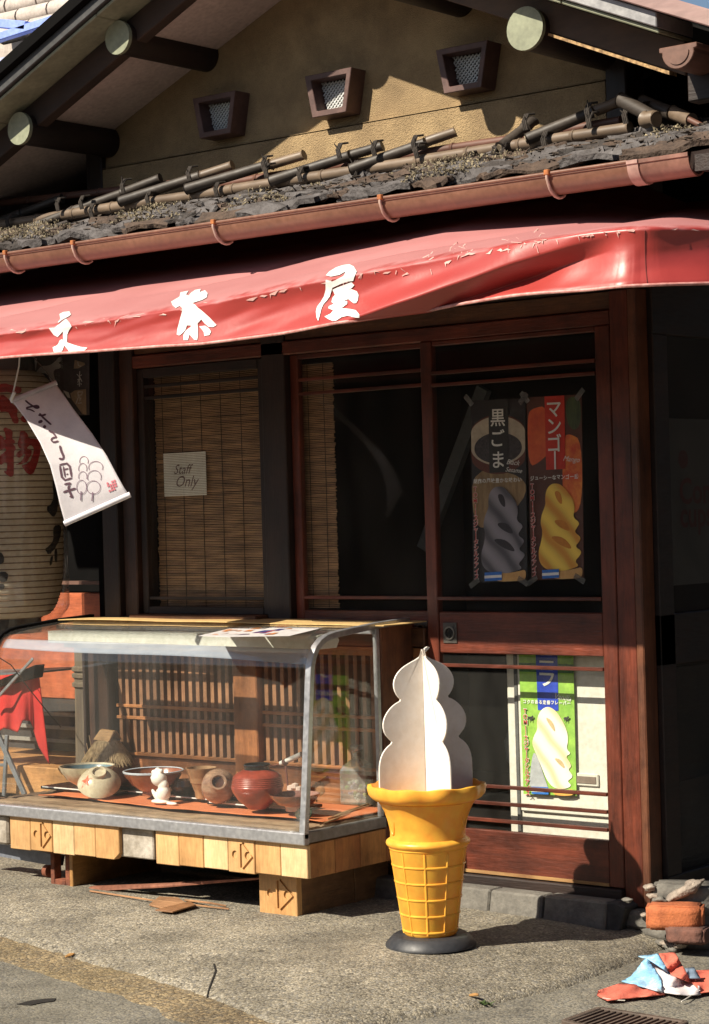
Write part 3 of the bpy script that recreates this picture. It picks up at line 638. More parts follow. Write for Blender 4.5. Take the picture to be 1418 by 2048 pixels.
# path of the hem in plan: straight front, rounded corner, then back along the side
PLAN = [(-3.2+i*.02, YH, 0) for i in range(int((XC+3.2)/.02)+1)]
for k in range(1, 13):
    a = R(58)*k/12; PLAN.append((XC+.16*math.sin(a), YH+.16*(1-math.cos(a)), a))
ex, ey, ea = PLAN[-1]
for k in range(1, 45): PLAN.append((ex+math.cos(ea)*.025*k, ey+math.sin(ea)*.025*k, ea))
NP = len(PLAN)-1
def fold(x):      # height (0 ridge .. 1 hem) of the diagonal fold
    return interp([(-3,2.2),(-.45,1.25),(-.16,.93),(.05,.74),(.25,.52),(.45,.26),(.6,.10),(.7,.02),(3,-.5)], x)
def awn(u, v):
    i = u*NP; k = min(NP-1, int(i)); t = i-k; x = PLAN[k][0]+(PLAN[k+1][0]-PLAN[k][0])*t; y = PLAN[k][1]+(PLAN[k+1][1]-PLAN[k][1])*t; a = PLAN[k][2]
    s = x if a < .01 else XC+(x-XC)*1.4; n = Vector((math.sin(a), -math.cos(a), 0)); zr, zh = interp(RIDZ, s), interp(HEMZ, s)
    zh += .006*nz(x*2.2, 4)
    P = Vector((x, y, 0))
    if v < .5:   # roof part, from the wall to the ridge
        q = v/.5; d = 1-q; dep = 1.0 if a < .01 else 1.0
        sag = .035*math.sin(math.pi*q)*(1+.5*nz(x*1.6, 2)) + .010*nz(x*3+q*2, q*2, 7)
        z = zr + interp([(-5,.37),(-.2,.37),(.5,.20),(3,.16)], s)*d - sag*.35
        # a crease with a soft pocket in the roof cloth
        for (cx, cy, ang) in ((-.95,-.62,.35),(-.15,-.80,.25),(-1.9,-.7,.4)):
            yy = y+d*1.0; e = (yy-cy)-(x-cx)*ang
            z += -.016*math.exp(-(e/.05)**2)*math.exp(-((x-cx)/.28)**2)*(1 if e > -.02 else .4)
        B0 = P-n*.05; tx = x if x < .1 else .1+(x-.1)*.45; T = Vector((tx, 0 if a < .01 else (y-YH)*1.0, 0)); P = B0.lerp(T, d); P.z = z
        if q > .9: P += n*.018*((q-.9)/.1); P.z -= .012*((q-.9)/.1)**2
        return P
    q = (v-.5)/.5
    z = (zr-.012)+(zh-zr+.012)*q
    out = -.032+.0*q + .018*q - .016*math.sin(math.pi*min(1, q*1.1)) + .010*nz(x*2.4, q*1.2, 1) + .004*nz(x*8+q*2, q*3, 4)
    f = fold(s); e = (q-f)
    fk = max(0, min(1, (.66-s)/.30))
    if -.2 < f < 1.3:
        if e < 0: out += fk*.050*math.exp(-(e/.38)**2)*min(1, max(0,1.3-f)*2)
        elif e < .26: out += fk*(.050-.085*(e/.26))*min(1, max(0,1.3-f)*2)
        else: out += fk*(-.035+.035*min(1, (e-.26)/.5))*min(1, max(0,1.3-f)*2)
    if s > .3 and a < .5: out += .006*max(0, min(1, (.64-s)*7))*math.sin(s*26+q*2.5)*min(1, (s-.3)*4)*math.sin(math.pi*min(1, q*.9+.1))
    if a > .01: out += .008*math.sin(x*30+q)*q*min(1, a*2)
    if q > .97: out += .004
    P += n*out; P.z = z; return P
mb = MB(); NU, NV = 620, 90
mb.shell(awn, NU, NV, -.002)
cloth = part('canopy_cloth', mb, vin, A, smooth='all', fix=False)
at = cloth.data.attributes.new('fade', 'FLOAT', 'POINT'); vals = []
for k in range(2):
    for j in range(NV+1):
        v = j/NV
        for i in range(NU+1): vals.append(max(0, min(1, .5+(.5-v)*2.2)) if v > .13 else max(0, .5-(.2-v)*2.0))
at.data.foreach_set('value', vals)
hem = [awn(i/300, 1.0)+Vector((0,-.003,.004)) for i in range(301)]
part('hem_cord', MB().tube(hem, .0045, 8), pm('faded_hem', (.62,.33,.30), (.45,.16,.14), scale=30, rough=.6), A, smooth=True)
BA = bvh_of(cloth)
lm = flat('letter_white', (.82,.82,.80), .5)
K = 11.817
wen = [zo([(460,230),(560,180),(700,165),(735,240),(690,280),(520,370),(435,440),(430,420),(490,340)],80,610,K),
       zo([(220,545),(350,540),(450,480),(560,390),(615,340),(760,500),(700,590),(655,700),(650,860),(660,890),(820,950),(980,1000),(1130,1020),(1030,1105),(840,1130),(720,1130),(585,960),(540,1080),(470,1150),(345,1140),(310,1010),(400,970),(440,930),(480,840),(520,820),(560,830),(555,620),(500,680),(430,760),(340,710)],80,610,K)]
cha = [zo([(150,410),(350,290),(370,190),(560,150),(500,240),(560,270),(620,200),(720,130),(850,110),(820,190),(950,140),(1010,210),(990,310),(880,370),(650,440),(760,510),(900,620),(1060,760),(1230,950),(1150,1000),(1040,990),(950,910),(870,810),(830,860),(780,910),(790,1080),(790,1200),(770,1310),(700,1300),(590,1170),(550,1310),(450,1310),(450,1180),(500,1090),(620,1000),(630,960),(530,955),(500,1050),(440,1130),(350,1200),(290,1180),(310,1020),(370,800),(430,560),(350,510),(260,560),(190,500)],330,570,K),
       zo([(820,985),(960,965),(1050,1030),(1100,1110),(1060,1190),(940,1210),(930,1120),(880,1050)],330,570,K)]
yam = [zo([(440,380),(520,290),(680,190),(850,135),(1000,120),(1100,170),(1170,290),(1120,390),(1090,490),(960,505),(800,560),(600,650),(580,720),(540,860),(470,960),(390,1050),(340,1160),(310,1290),(265,1455),(225,1370),(210,1230),(240,1110),(330,990),(400,860),(440,700),(440,480),(460,470),(600,500),(740,440),(880,370),(900,290),(760,370),(560,410)],615,520,K),
       zo([(600,700),(700,650),(860,590),(1050,520),(1120,590),(1060,660),(940,730),(850,810),(1010,770),(990,700),(1060,690),(1180,740),(1220,830),(1200,960),(1160,1030),(1100,1035),(980,930),(860,970),(950,980),(950,1050),(815,1150),(1000,1170),(1150,1200),(1240,1300),(1230,1350),(1080,1350),(960,1330),(820,1360),(690,1440),(610,1450),(520,1420),(410,1350),(560,1280),(620,1200),(500,1150),(520,1100),(640,1040),(580,1000),(600,900),(660,820)],615,520,K)]
for g in (wen, cha, yam): decal('letter', g, BA, lm, A, .0025, 3.0)
# flaking edge and worn-off letters
pk = flat('flaking_pale_edge', (.66,.40,.36), .8); rp = random.Random(11)
def ridge_px(x): return interp([(0,664),(141,646),(300,626),(400,607),(500,592),(640,566),(720,548),(860,527),(1000,492),(1160,468),(1300,452),(1418,458)], x)
flk = []
x = 0
while x < 1400:
    l = rp.uniform(4, 26); y = ridge_px(x)+rp.uniform(-3, 9)
    if rp.random() < .62: flk.append([(x, y), (x+l*.3, y-rp.uniform(1,4)), (x+l, ridge_px(x+l)+rp.uniform(-3,5)), (x+l*.6, y+rp.uniform(0,2))])
    if rp.random() < .3: h = rp.uniform(4, 12); flk.append([(x+2, y), (x+4.5, y), (x+3+rp.uniform(-5,5), y+h)])
    x += l*rp.uniform(.6, 2)
def top_px(x): return interp([(0,603),(200,578),(440,532),(700,478),(1000,430),(1290,427),(1418,440)], x)
v, f = [], []
mbf = MB()
for p in flk:
    hs = [BA.ray_cast(CAM, ray(*q).normalized()) for q in p]
    if all(h[0] is not None for h in hs): mbf.add([h[0]+(CAM-h[0]).normalized()*.003 for h in hs], [tuple(range(len(p)))])
part('flaking_coating', mbf, pk, A, kind='stuff', fix=False)
ghost = []
for gx, gy in ((905,505),(930,508),(1010,500),(1035,492),(1078,492),(800,528),(850,520)):
    for k in range(6):
        a = gx+rp.uniform(-12,12); b = gy+rp.uniform(-14,14)-(gx-905)*.09; c = rp.uniform(-1.6,1.6); l = rp.uniform(7,17)
        ghost.append([(a, b), (a+l*math.cos(c), b+l*math.sin(c)), (a+l*math.cos(c)+1.5, b+l*math.sin(c)+1.3), (a+1.2, b+1.5)])
mbf = MB()
for i, p in enumerate(ghost):
    hs = [BA.ray_cast(CAM, ray(*q).normalized()) for q in p]
    if all(h[0] is not None for h in hs): mbf.add([h[0]+(CAM-h[0]).normalized()*(.0035+i*.00002) for h in hs], [tuple(range(len(p)))])
part('worn_off_lettering', mbf, pk, A, kind='stuff', fix=False)
part('seam', MB().tube([awn((NP-48)/NP, .45+.55*i/24)+Vector((0,-.003,0)) for i in range(25)], .0016, 6), flat('dark_seam', (.16,.02,.018), .7), A)
part('awning_rail', MB().box(-3.2, .5, -.93, -.905, 1.80, 1.825), alum, A, bevel=.003)

# ------------------------------------------------------------------ bamboo blinds behind the left windows
slat = pm('blind_reed', (.38,.22,.11), (.18,.10,.05), scale=60, stretch=(.1,1,1), rough=.6, bump=.1)
thr = flat('blind_thread', (.035,.025,.018), .8)
def blind(x0, x1, z0, z1, label, grp=None):
    b = thing('reed_blind', ((x0+x1)/2, .05, z0), label, 'blind'); mb = MB(); z = z0; r_ = random.Random(int(x0*100))
    while z < z1:
        dz = .0022*nz(z*9, x0); ym = .05+.002*nz(z*6, x0, 3)
        mb.beam((x0+r_.uniform(-.004,.004), ym, z+r_.uniform(-.0006,.0006)), (x1+r_.uniform(-.004,.004), ym, z+dz+r_.uniform(-.0006,.0006)), .003, .0046); z += .0062
    part('reeds', mb, slat, b, kind='stuff', fix=False)
    n = max(2, int((x1-x0)/.085)); 
    for i in range(n): x = x0+(x1-x0)*(i+.4)/n; part('thread', MB().tube([(x, .0472, z0), (x+.002, .0468, (z0+z1)/2), (x, .0472, z1)], .0013, 5), thr, b)
blind(-2.060, -1.465, .842, 1.72, 'brown reed blind filling the left window above the display case')
blind(-1.33, -1.185, .86, 1.72, 'narrow brown reed blind at the left edge of the middle sliding door')
nt_ = thing('staff_notice', (-1.93, .035, 1.19), 'white staff only notice on the reed blind in the left window', 'notice')
p = [PY(a, b, .036) for a, b in ((327,906),(411,902),(413,991),(329,993))]
pm_ = MB(); zz_ = p[3].z
while zz_ < p[0].z-.004:
    pm_.box(p[3].x, p[1].x, .036, .0365, zz_, zz_+.0046); zz_ += .0062
part('paper', pm_, flat('notice_paper', (.85,.82,.74), .8), nt_, kind='stuff')
def fn(u, v): return p[0].lerp(p[1], u).lerp(p[3].lerp(p[2], u), v)+Vector((0,-.001,0))
mb = MB(); gn = lambda a, b: fn(a/(p[1]-p[0]).length, b/(p[3]-p[0]).length); put(mb, 'Staff', gn, .05, .080, .050, shear=.4); put(mb, 'Only', gn, .055, .128, .058, shear=.4)
part('lettering', mb, flat('notice_ink', (.2,.13,.12), .8), nt_, fix=False)

# ------------------------------------------------------------------ posters
def quad(px, y): return [PY(a, b, y) for a, b in px]
def frame_of(q, off=(0,-1,0)):
    o_ = Vector(off)
    return lambda u, v, k=0: q[0].lerp(q[1], u).lerp(q[3].lerp(q[2], u), v)+o_*(.0004*(k+1))
def shape(fnk, pts, k): return MB().add([fnk(u, v, k) for u, v in pts], [tuple(range(len(pts)))])
def fillshape(fnk, pts, k):
    v, f = cdt([smoothpoly(pts, 2)]); return MB().add([fnk(a, b, k) for a, b in v], f)
SOFT = [(.52,.475),(.42,.48),(.335,.51),(.31,.555),(.32,.59),(.24,.64),(.21,.69),(.25,.73),(.22,.79),(.16,.84),(.17,.90),(.28,.94),(.45,.955),(.62,.955),(.78,.945),(.93,.93),(.84,.905),(.94,.875),(.98,.85),(.85,.825),(.93,.80),(.97,.775),(.84,.745),(.90,.72),(.95,.695),(.82,.665),(.86,.62),(.84,.57),(.72,.52),(.62,.485)]
def soft(name, c1, c2, hi=None):
    m = bpy.data.materials.new(name); m.use_nodes = True; n = m.node_tree; b = n.nodes['Principled BSDF']; b.inputs['Roughness'].default_value = .5
    tc = n.nodes.new('ShaderNodeTexCoord'); mp = n.nodes.new('ShaderNodeMapping'); mp.inputs['Rotation'].default_value = (0, R(42), 0); L(n, tc.outputs['Object'], mp.inputs[0])
    wv_ = n.nodes.new('ShaderNodeTexWave'); wv_.wave_type = 'BANDS'; wv_.bands_direction = 'X'; wv_.inputs['Scale'].default_value = 4.2; wv_.inputs['Distortion'].default_value = 3.4; wv_.inputs['Detail'].default_value = 2; wv_.inputs['Detail Scale'].default_value = 1.2; L(n, mp.outputs[0], wv_.inputs[0])
    cr = n.nodes.new('ShaderNodeValToRGB'); e = cr.color_ramp.elements; e[0].color = (*c2, 1); e[1].color = (*(hi or tuple(min(.9, x*1.35) for x in c1)), 1); k = e.new(.45); k.color = (*c1, 1); L(n, wv_.outputs['Fac'], cr.inputs[0]); L(n, cr.outputs[0], b.inputs['Base Color'])
    MATS[name] = m; return m
def poster(loc, label, q, y, bgm, extra, stripm, title, sub, subx, tag_en, softm, foldm, tape=True):
    P_ = thing('soft_serve_poster', loc, label, 'poster', 'long soft ice cream posters in the door')
    f = frame_of(q); part('sheet', MB().prism([q[0], q[1], q[2], q[3]], (0,.0012,0)), bgm, P_)
    for nm, pts, m, k in extra: part(nm, fillshape(f, pts, k) if len(pts) > 4 else shape(f, pts, k), m, P_, fix=False)
    part('title_strip', shape(f, [(.34,.0),(.70,.0),(.70,.40),(.34,.40)], 6), stripm, P_, fix=False)
    part('ice_cream_picture', fillshape(f, SOFT, 8), softm, P_, fix=False)
    mb = MB()
    for i, (a, b, c, d) in enumerate(((.48,.515,.64,.60),(.44,.675,.80,.745),(.36,.76,.84,.845))):
        s_ = smoothpoly([(a, b), ((a+c)/2+.05, (b+d)/2-.035), (c, d), ((a+c)/2-.03, (b+d)/2+.012)], 2); mb.add([f(x, y_, 10+i*.2) for x, y_ in s_], [tuple(range(len(s_)))])
    part('ice_cream_fold', mb, foldm, P_, fix=False)
    part('wafer_cone_picture', fillshape(f, [(.36,.945),(.60,.955),(.86,.945),(.99,.935),(.99,.985),(.92,.998),(.40,.998)], 13), flat('wafer_print', (.65,.36,.13), .5), P_, fix=False)
    mb = MB()
    for i, (ch, yy) in enumerate(title): put(mb, ch, lambda a, b: f(a, b, 15), .52, yy, .30 if True else 1, bold=.012, center=True, fit=None)
    # em sizes: u and v have different real lengths, so rebuild with a proper aspect
    W_ = (q[1]-q[0]).length; Hh = (q[3]-q[0]).length
    g = lambda a, b: f(a/W_, b/Hh, 15)
    mb = MB()
    for ch, yy in title: put(mb, ch, g, .52*W_, yy*Hh, .062, bold=.012, center=True)
    tx = len(sub)
    for i, ch in enumerate(sub): put(mb, ch, g, (.06+.90*i/tx)*W_+.006, (.443)*Hh, .0165 if tx < 12 else .0145, bold=.02, center=True)
    put(mb, tag_en[0], g, .66*W_, .355*Hh, .024, shear=.4, ang=-.12)
    if len(tag_en) > 1: put(mb, tag_en[1], g, .64*W_, .395*Hh, .022, shear=.4, ang=-.12)
    part('lettering', mb, flat('poster_white', (.78,.76,.74), .6), P_, fix=False)
    mo = MB(); mr_ = MB(); s = 'TOMIースジャータシルクアイス'
    for i, ch in enumerate(s):
        ch2 = '|' if ch == 'ー' else ch
        yy = (.485+.0322*i)*Hh; xx = .085*W_
        put(mo, ch2, lambda a, b: f(a/W_, b/Hh, 17+i*.01), xx, yy, .0215, bold=.045, center=True)
        put(mr_, ch2, lambda a, b: f(a/W_, b/Hh, 19+i*.01), xx, yy, .0205, bold=.012, center=True)
    part('side_lettering', mo, flat('poster_white', (.78,.76,.74), .6), P_, fix=False)
    part('side_lettering', mr_, flat('poster_red', (.55,.03,.03), .6), P_, fix=False)
    part('price_label', shape(f, [(.24,.945),(.56,.943),(.56,.990),(.24,.992)], 21), flat('label_blue', (.03,.16,.55), .5), P_, fix=False)
    part('price_label', shape(f, [(.24,.962),(.56,.960),(.56,.975),(.24,.977)], 23), flat('label_white', (.75,.75,.75), .5), P_, fix=False)
    if tape:
        tm = glassm('sticky_tape', (.75,.75,.75), .5, .1, .2, haze_dirt=.1)
        for u, v, a in ((.0,.0,2.3),(1,.0,.8),(.05,1.0,2.6),(.95,1.0,.5)):
            c = f(u, v, 25); d = Vector((math.cos(a), 0, math.sin(a)*(-1 if v else 1)))*.022; e = Vector((-d.z, 0, d.x))*.4
            part('tape', MB().prism([c-d-e, c+d-e, c+d+e, c-d+e], (0,-.0003,0)), tm, P_)
    return P_
dk = flat('poster_black', (.018,.014,.018), .5)
bowl_o = [(.5+.62*math.cos(t), .235+.145*math.sin(t)*(1 if math.sin(t) < 0 else 1.25)) for t in [2*math.pi*i/20 for i in range(20)]]
clip = lambda pts: [(max(0, min(1, a)), b) for a, b in pts]
q1 = quad(((941,801),(1050,797),(1055,1162),(947,1166)), -.008)
bowl = lambda rx, ry, cy: [(max(0.005, min(.995, .5+rx*math.cos(t))), cy+ry*math.sin(t)) for t in [2*math.pi*i/28 for i in range(28)]]
poster((-.45, 0, .95), 'black sesame soft ice cream poster taped in the door, left of the mango one', q1, 0, dk,
  [('mat_picture', [(.005,.36),(.995,.42),(.995,.56),(.25,.72),(.005,.66)], pm('mat_print', (.34,.22,.11), (.16,.09,.04), scale=40, stretch=(1,1,.2), rough=.6, bump=0), 0),
   ('bowl_picture', bowl(.60,.165,.245), flat('bowl_rim_print', (.12,.03,.02), .5), 1),
   ('bowl_picture', bowl(.56,.135,.225), flat('bowl_inside_print', (.50,.42,.33), .5), 2),
   ('sesame_picture', bowl(.44,.085,.265), pm('sesame_print', (.06,.045,.055), (.012,.01,.014), scale=160, rough=.6, bump=0), 3)],
  flat('strip_black', (.02,.018,.02), .5), [('黒',.10),('ご',.21),('ま',.33)], '胡麻の風味豊かな味わい', 0, ('Black','Sesame'), soft('sesame_cream', (.19,.17,.20), (.07,.062,.08)), flat('sesame_fold', (.035,.03,.042), .6))
q2 = quad(((1053,795),(1163,789),(1168,1157),(1063,1161)), -.008)
poster((-.22, 0, .95), 'red mango soft ice cream poster taped in the door, right of the sesame one', q2, 0, flat('mango_dark', (.10,.03,.02), .5),
  [('mango_picture', [(.005,.10),(.10,.06),(.40,.05),(.42,.30),(.20,.36),(.005,.38)], pm('mango_print', (.75,.14,.03), (.55,.06,.02), scale=8, rough=.5, bump=0), 0),
   ('leaf_picture', [(.72,.01),(.98,.01),(.99,.16),(.85,.20),(.72,.14)], pm('leaf_print', (.06,.09,.03), (.015,.03,.01), scale=40, stretch=(3,1,.4), rough=.5, bump=0), 1),
   ('mango_picture', [(.66,.22),(.80,.21),(.995,.25),(.995,.60),(.80,.66),(.62,.58)], pm('mango_cube_print', (.80,.25,.04), (.62,.06,.02), scale=22, rough=.5, bump=0), 2)],
  flat('strip_red', (.58,.03,.015), .5), [('マ',.075),('ン',.165),('ゴ',.255),('|',.35)], 'ジューシーなマンゴー感', 0, ('Mango',), soft('mango_cream', (.72,.45,.07), (.62,.26,.03)), flat('mango_fold', (.60,.22,.03), .6))
# white freezer standing just inside the door, with the vanilla poster on its front
FY = .10
Fz = thing('ice_freezer', (-.2, FY, -.02), 'white upright freezer standing behind the lower door glass', 'freezer')
fw = pm('freezer_enamel', (.70,.67,.60), (.62,.59,.52), scale=3, rough=.4, bump=.03)
part('cabinet', MB().box(-.515, .055, FY, .60, .0, .78), fw, Fz, bevel=.006)
part('door_panel', MB().box(-.462, .05, FY-.012, FY-.001, .19, .76), fw, Fz, bevel=.004)
part('gasket', MB().box(-.478, -.466, FY-.008, FY-.001, .10, .76), flat('grey_gasket', (.10,.10,.10), .7), Fz)
h = part('handle', MB().box(-.250, -.150, FY-.020, FY-.013, .288, .330), fw, Fz, bevel=.003)
part('handle_recess', MB().box(-.240, -.158, FY-.0225, FY-.0205, .298, .320), flat('handle_shadow', (.20,.15,.12), .6), h)
part('toe_kick', MB().box(-.50, .05, FY-.006, FY-.001, .005, .10), flat('freezer_toe', (.42,.41,.38), .6), Fz)
q3 = quad(((1037,1296),(1146,1300),(1153,1592),(1047,1588)), FY-.024)
cowm = flat('cow_print', (.03,.03,.03), .6); clo = flat('print_white', (.75,.75,.72), .6)
grassm = pm('meadow_print', (.30,.52,.07), (.20,.42,.05), scale=18, rough=.55, bump=0)
vp = thing('vanilla_poster', (-.3, FY, .3), 'green and blue vanilla soft ice cream poster on the white freezer door', 'poster', None)
f3 = frame_of(q3); part('sheet', MB().prism([q3[0],q3[1],q3[2],q3[3]], (0,.001,0)), grassm, vp)
part('forest_picture', shape(f3, [(.0,.10),(1,.10),(1,.16),(.0,.16)], 1), pm('forest_print', (.08,.20,.07), (.03,.10,.03), scale=60, rough=.6, bump=0), vp, fix=False)
part('title_strip', shape(f3, [(.32,.0),(.72,.0),(.71,.42),(.33,.42)], 3), flat('strip_blue', (.02,.06,.48), .5), vp, fix=False)
W3 = (q3[1]-q3[0]).length; H3 = (q3[3]-q3[0]).length; g3 = lambda a, b: f3(a/W3, b/H3, 7)
S3 = [(.50,.39),(.36,.43),(.30,.50),(.32,.55),(.24,.60),(.20,.65),(.26,.71),(.36,.80),(.46,.90),(.60,.955),(.80,.955),(.93,.93),(.84,.90),(.92,.88),(.95,.86),(.86,.82),(.93,.80),(.90,.77),(.82,.73),(.93,.71),(.84,.68),(.88,.62),(.86,.55),(.76,.47),(.64,.41)]
part('ice_cream_picture', fillshape(f3, S3, 5), soft('vanilla_cream', (.80,.75,.62), (.66,.54,.33), (.84,.80,.70)), vp, fix=False)
mb = MB()
for i, (a, b, c, d) in enumerate(((.46,.46,.66,.575),(.60,.74,.82,.82))):
    s_ = smoothpoly([(a, b), ((a+c)/2+.05, (b+d)/2-.025), (c, d), ((a+c)/2-.01, (b+d)/2+.008)], 2); mb.add([f3(x, y_, 8+i*.3) for x, y_ in s_], [tuple(range(len(s_)))])
part('ice_cream_fold', mb, flat('vanilla_fold', (.60,.45,.24), .6), vp, fix=False)
part('backdrop_peak', fillshape(f3, [(.22,.70),(.30,.74),(.45,.92),(.50,.97),(.24,.97),(.12,.96),(.15,.84)], 4), flat('peak_print', (.42,.44,.46), .6), vp, fix=False)
mb = MB(); put(mb, '二', g3, .52*W3, .05*H3, .06, bold=.015, center=True); put(mb, 'ラ', g3, .52*W3, .19*H3, .075, bold=.015, center=True)
put(mb, 'Vanilla', g3, .63*W3, .335*H3, .026, shear=.4, ang=-.12)
for i, ch in enumerate('コクのある定番フレーバー'): put(mb, ch, g3, (.09+.82*i/11)*W3, .365*H3, .0145, bold=.03, center=True)
part('lettering', mb, clo, vp, fix=False)
mo = MB(); mr_ = MB()
for i, ch in enumerate('TOMIースジャータシルクアイス'):
    ch2 = '|' if ch == 'ー' else ch; yy = (.43+.0375*i)*H3
    put(mo, ch2, lambda a, b: f3(a/W3, b/H3, 11+i*.01), .10*W3, yy, .022, bold=.045, center=True); put(mr_, ch2, lambda a, b: f3(a/W3, b/H3, 13+i*.01), .10*W3, yy, .021, bold=.01, center=True)
part('side_lettering', mo, clo, vp, fix=False); part('side_lettering', mr_, flat('poster_red', (.55,.03,.03), .6), vp, fix=False)
mb = MB()
for cx, cy in ((.20,.475),(.86,.47)):
    for dx, dy, rx, ry in ((0,0,.045,.010),(.04,-.008,.02,.009),(-.03,.012,.008,.012),(.02,.014,.008,.012)):
        mb.add([f3(cx+dx+rx*math.cos(t), cy+dy+ry*math.sin(t), 15+dx*8) for t in [2*math.pi*k/10 for k in range(10)]], [tuple(range(10))])
part('cow_picture', mb, cowm, vp, fix=False)
part('price_label', shape(f3, [(.18,.945),(.50,.945),(.50,.995),(.18,.995)], 17), flat('label_blue', (.03,.16,.55), .5), vp, fix=False)
part('price_label', shape(f3, [(.18,.963),(.50,.963),(.50,.980),(.18,.980)], 19), clo, vp, fix=False)
part('wafer_cone_picture', fillshape(f3, [(.56,.955),(.80,.96),(.97,.95),(.98,.985),(.90,.999),(.60,.999)], 18), flat('wafer_print2', (.80,.42,.10), .5), vp, fix=False)
# pale round thing on a shelf inside, left of the freezer
bl_ = MB().lathe((-.60,.35,.28), [(.0,.0),(.05,.0),(.085,.05),(.09,.11),(.07,.16),(.03,.18),(0,.182)], 24, None, False)
o = part('white_jar', bl_, pm('milky_plastic', (.25,.27,.26), (.18,.2,.19), scale=9, rough=.5), None, smooth=True); tag(o, 'pale rounded jar in the dark room beside the white freezer', 'jar')
# poster in the side window, its dim light put into dark print colours
sp_ = thing('cups_poster', (X0, .3, 1.0), 'dim poster lettered Cone cups behind the right side window', 'poster')
qs = [Vector((X0-.006, .16, 1.46)), Vector((X0-.006, .58, 1.46)), Vector((X0-.006, .58, .93)), Vector((X0-.006, .16, .93))]
part('sheet', MB().prism(qs, (.001,0,0)), pm('dim_poster', (.045,.042,.042), (.028,.025,.025), scale=6, rough=.6, bump=0), sp_)
mb = MB(); gs = lambda a, b: Vector((X0-.003, .16+a, 1.46-b)); put(mb, 'Cone', gs, .06, .27, .115, bold=.02); put(mb, 'cups', gs, .06, .345, .115, bold=.02)
mb.add([gs(.09+.03*math.cos(t), .13+.03*math.sin(t)) for t in [2*math.pi*k/14 for k in range(14)]], [tuple(range(14))])
part('lettering', mb, flat('dim_red_print', (.06,.008,.008), .6), sp_, fix=False)

# ------------------------------------------------------------------ glass display case
DC = thing('display_case', (-1.55, -.35, .03), 'curved glass display case in an aluminium frame on varnished wood planks', 'display case')
XL_, XR_ = -2.33, -.81
PROF = [(-.600,.165),(-.585,.30),(-.568,.48),(-.550,.670),(-.545,.705),(-.535,.735),(-.518,.759),(-.497,.775),(-.470,.786),(-.43,.793),(-.35,.800),(-.206,.811),(-.045,.817)]
for x, nm in ((XR_, 'frame_hoop'), (XL_, 'frame_hoop')):
    vs = []; fs = []; w2 = .012 
    n = len(PROF)
    for i, (y, z) in enumerate(PROF):
        a = PROF[max(0,i-1)]; b = PROF[min(n-1,i+1)]; d = Vector((0, b[0]-a[0], b[1]-a[1])).normalized(); nn_ = Vector((0, -d.z, d.y))
        c = Vector((x, y, z)); 
        for sx, sn in ((-w2,-.004),(w2,-.004),(w2,.016),(-w2,.016)): vs.append(c+Vector((sx,0,0))+nn_*(sn if nn_.z > -5 else sn))
    for i in range(n-1):
        for k in range(4): k2 = (k+1) % 4; fs.append((i*4+k, i*4+k2, (i+1)*4+k2, (i+1)*4+k))
    fs += [(0,1,2,3), tuple((n-1)*4+k for k in (3,2,1,0))]
    part(nm, MB().add(vs, fs), alum if x > -1 else black, DC, bevel=.0015, smooth=True)
part('bottom_rail', MB().box(XL_-.02, XR_+.012, -.618, -.590, .146, .184), alum, DC, bevel=.003)
part('bottom_rail', MB().box(XR_-.014, XR_+.010, -.589, -.05, .150, .186), pm('dull_aluminium', (.30,.29,.28), (.22,.21,.20), scale=14, rough=.5, metal=.5), DC, bevel=.003)
part('rear_upright', MB().box(XR_-.010, XR_+.006, -.222, -.204, .187, .805), alum, DC, bevel=.002)
part('rear_panel', MB().box(XR_-.008, XR_+.010, -.203, -.030, .10, .812), wood('rear_panel_wood', (.20,.075,.03), (.09,.03,.014), 'z', .55), DC, bevel=.003)
part('rear_upright', MB().box(XL_-.008, XL_+.008, -.10, -.08, .187, .81), dark['z'], DC, bevel=.002)
def gl(u, v):
    x = XL_+.013+(XR_-XL_-.026)*u; k = v*(len(PROF)-1); i = min(len(PROF)-2, int(k)); t = k-i
    return (x, PROF[i][0]+(PROF[i+1][0]-PROF[i][0])*t+.0+.0015*nz(x*2, v*3), PROF[i][1]+(PROF[i+1][1]-PROF[i][1])*t+.002)
part('curved_glass', MB().shell(gl, 24, 48, .004), caseglass, DC, smooth='all', fix=False)
pg = [(XR_-.003, y+.006, z-.004) for y, z in PROF if z < .812]+[(XR_-.003, -.205, .80), (XR_-.003, -.205, .188)]
part('side_glass', MB().prism(pg, (.004,0,0)), caseglass, DC)
pg = [(XL_-.002, y+.006, z-.004) for y, z in PROF if z < .812]+[(XL_-.002, -.11, .80), (XL_-.002, -.11, .188)]
part('side_glass', MB().prism(pg, (.004,0,0)), caseglass, DC)
# milky strip painted in for the sky highlight on the curved glass
def highlight_pt(u, v):
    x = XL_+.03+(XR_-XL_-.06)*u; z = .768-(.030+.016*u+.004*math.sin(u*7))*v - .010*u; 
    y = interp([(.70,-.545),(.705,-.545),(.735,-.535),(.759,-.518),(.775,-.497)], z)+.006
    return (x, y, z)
part('sky_highlight', MB().shell(highlight_pt, 40, 8, .0012), pm('sky_highlight_blue', (.62,.68,.80), (.56,.62,.74), scale=3, stretch=(.2,1,1), rough=.35, bump=.02, trans=.3), DC, smooth='all', fix=False)
_fm = MATS['sky_highlight_blue'].node_tree; _o = _fm.nodes['Material Output']; _src = _o.inputs[0].links[0].from_socket
_t = _fm.nodes.new('ShaderNodeBsdfTransparent'); _m = _fm.nodes.new('ShaderNodeMixShader'); _m.inputs[0].default_value = .42; L(_fm, _t.outputs[0], _m.inputs[1]); L(_fm, _src, _m.inputs[2]); L(_fm, _m.outputs[0], _o.inputs[0])
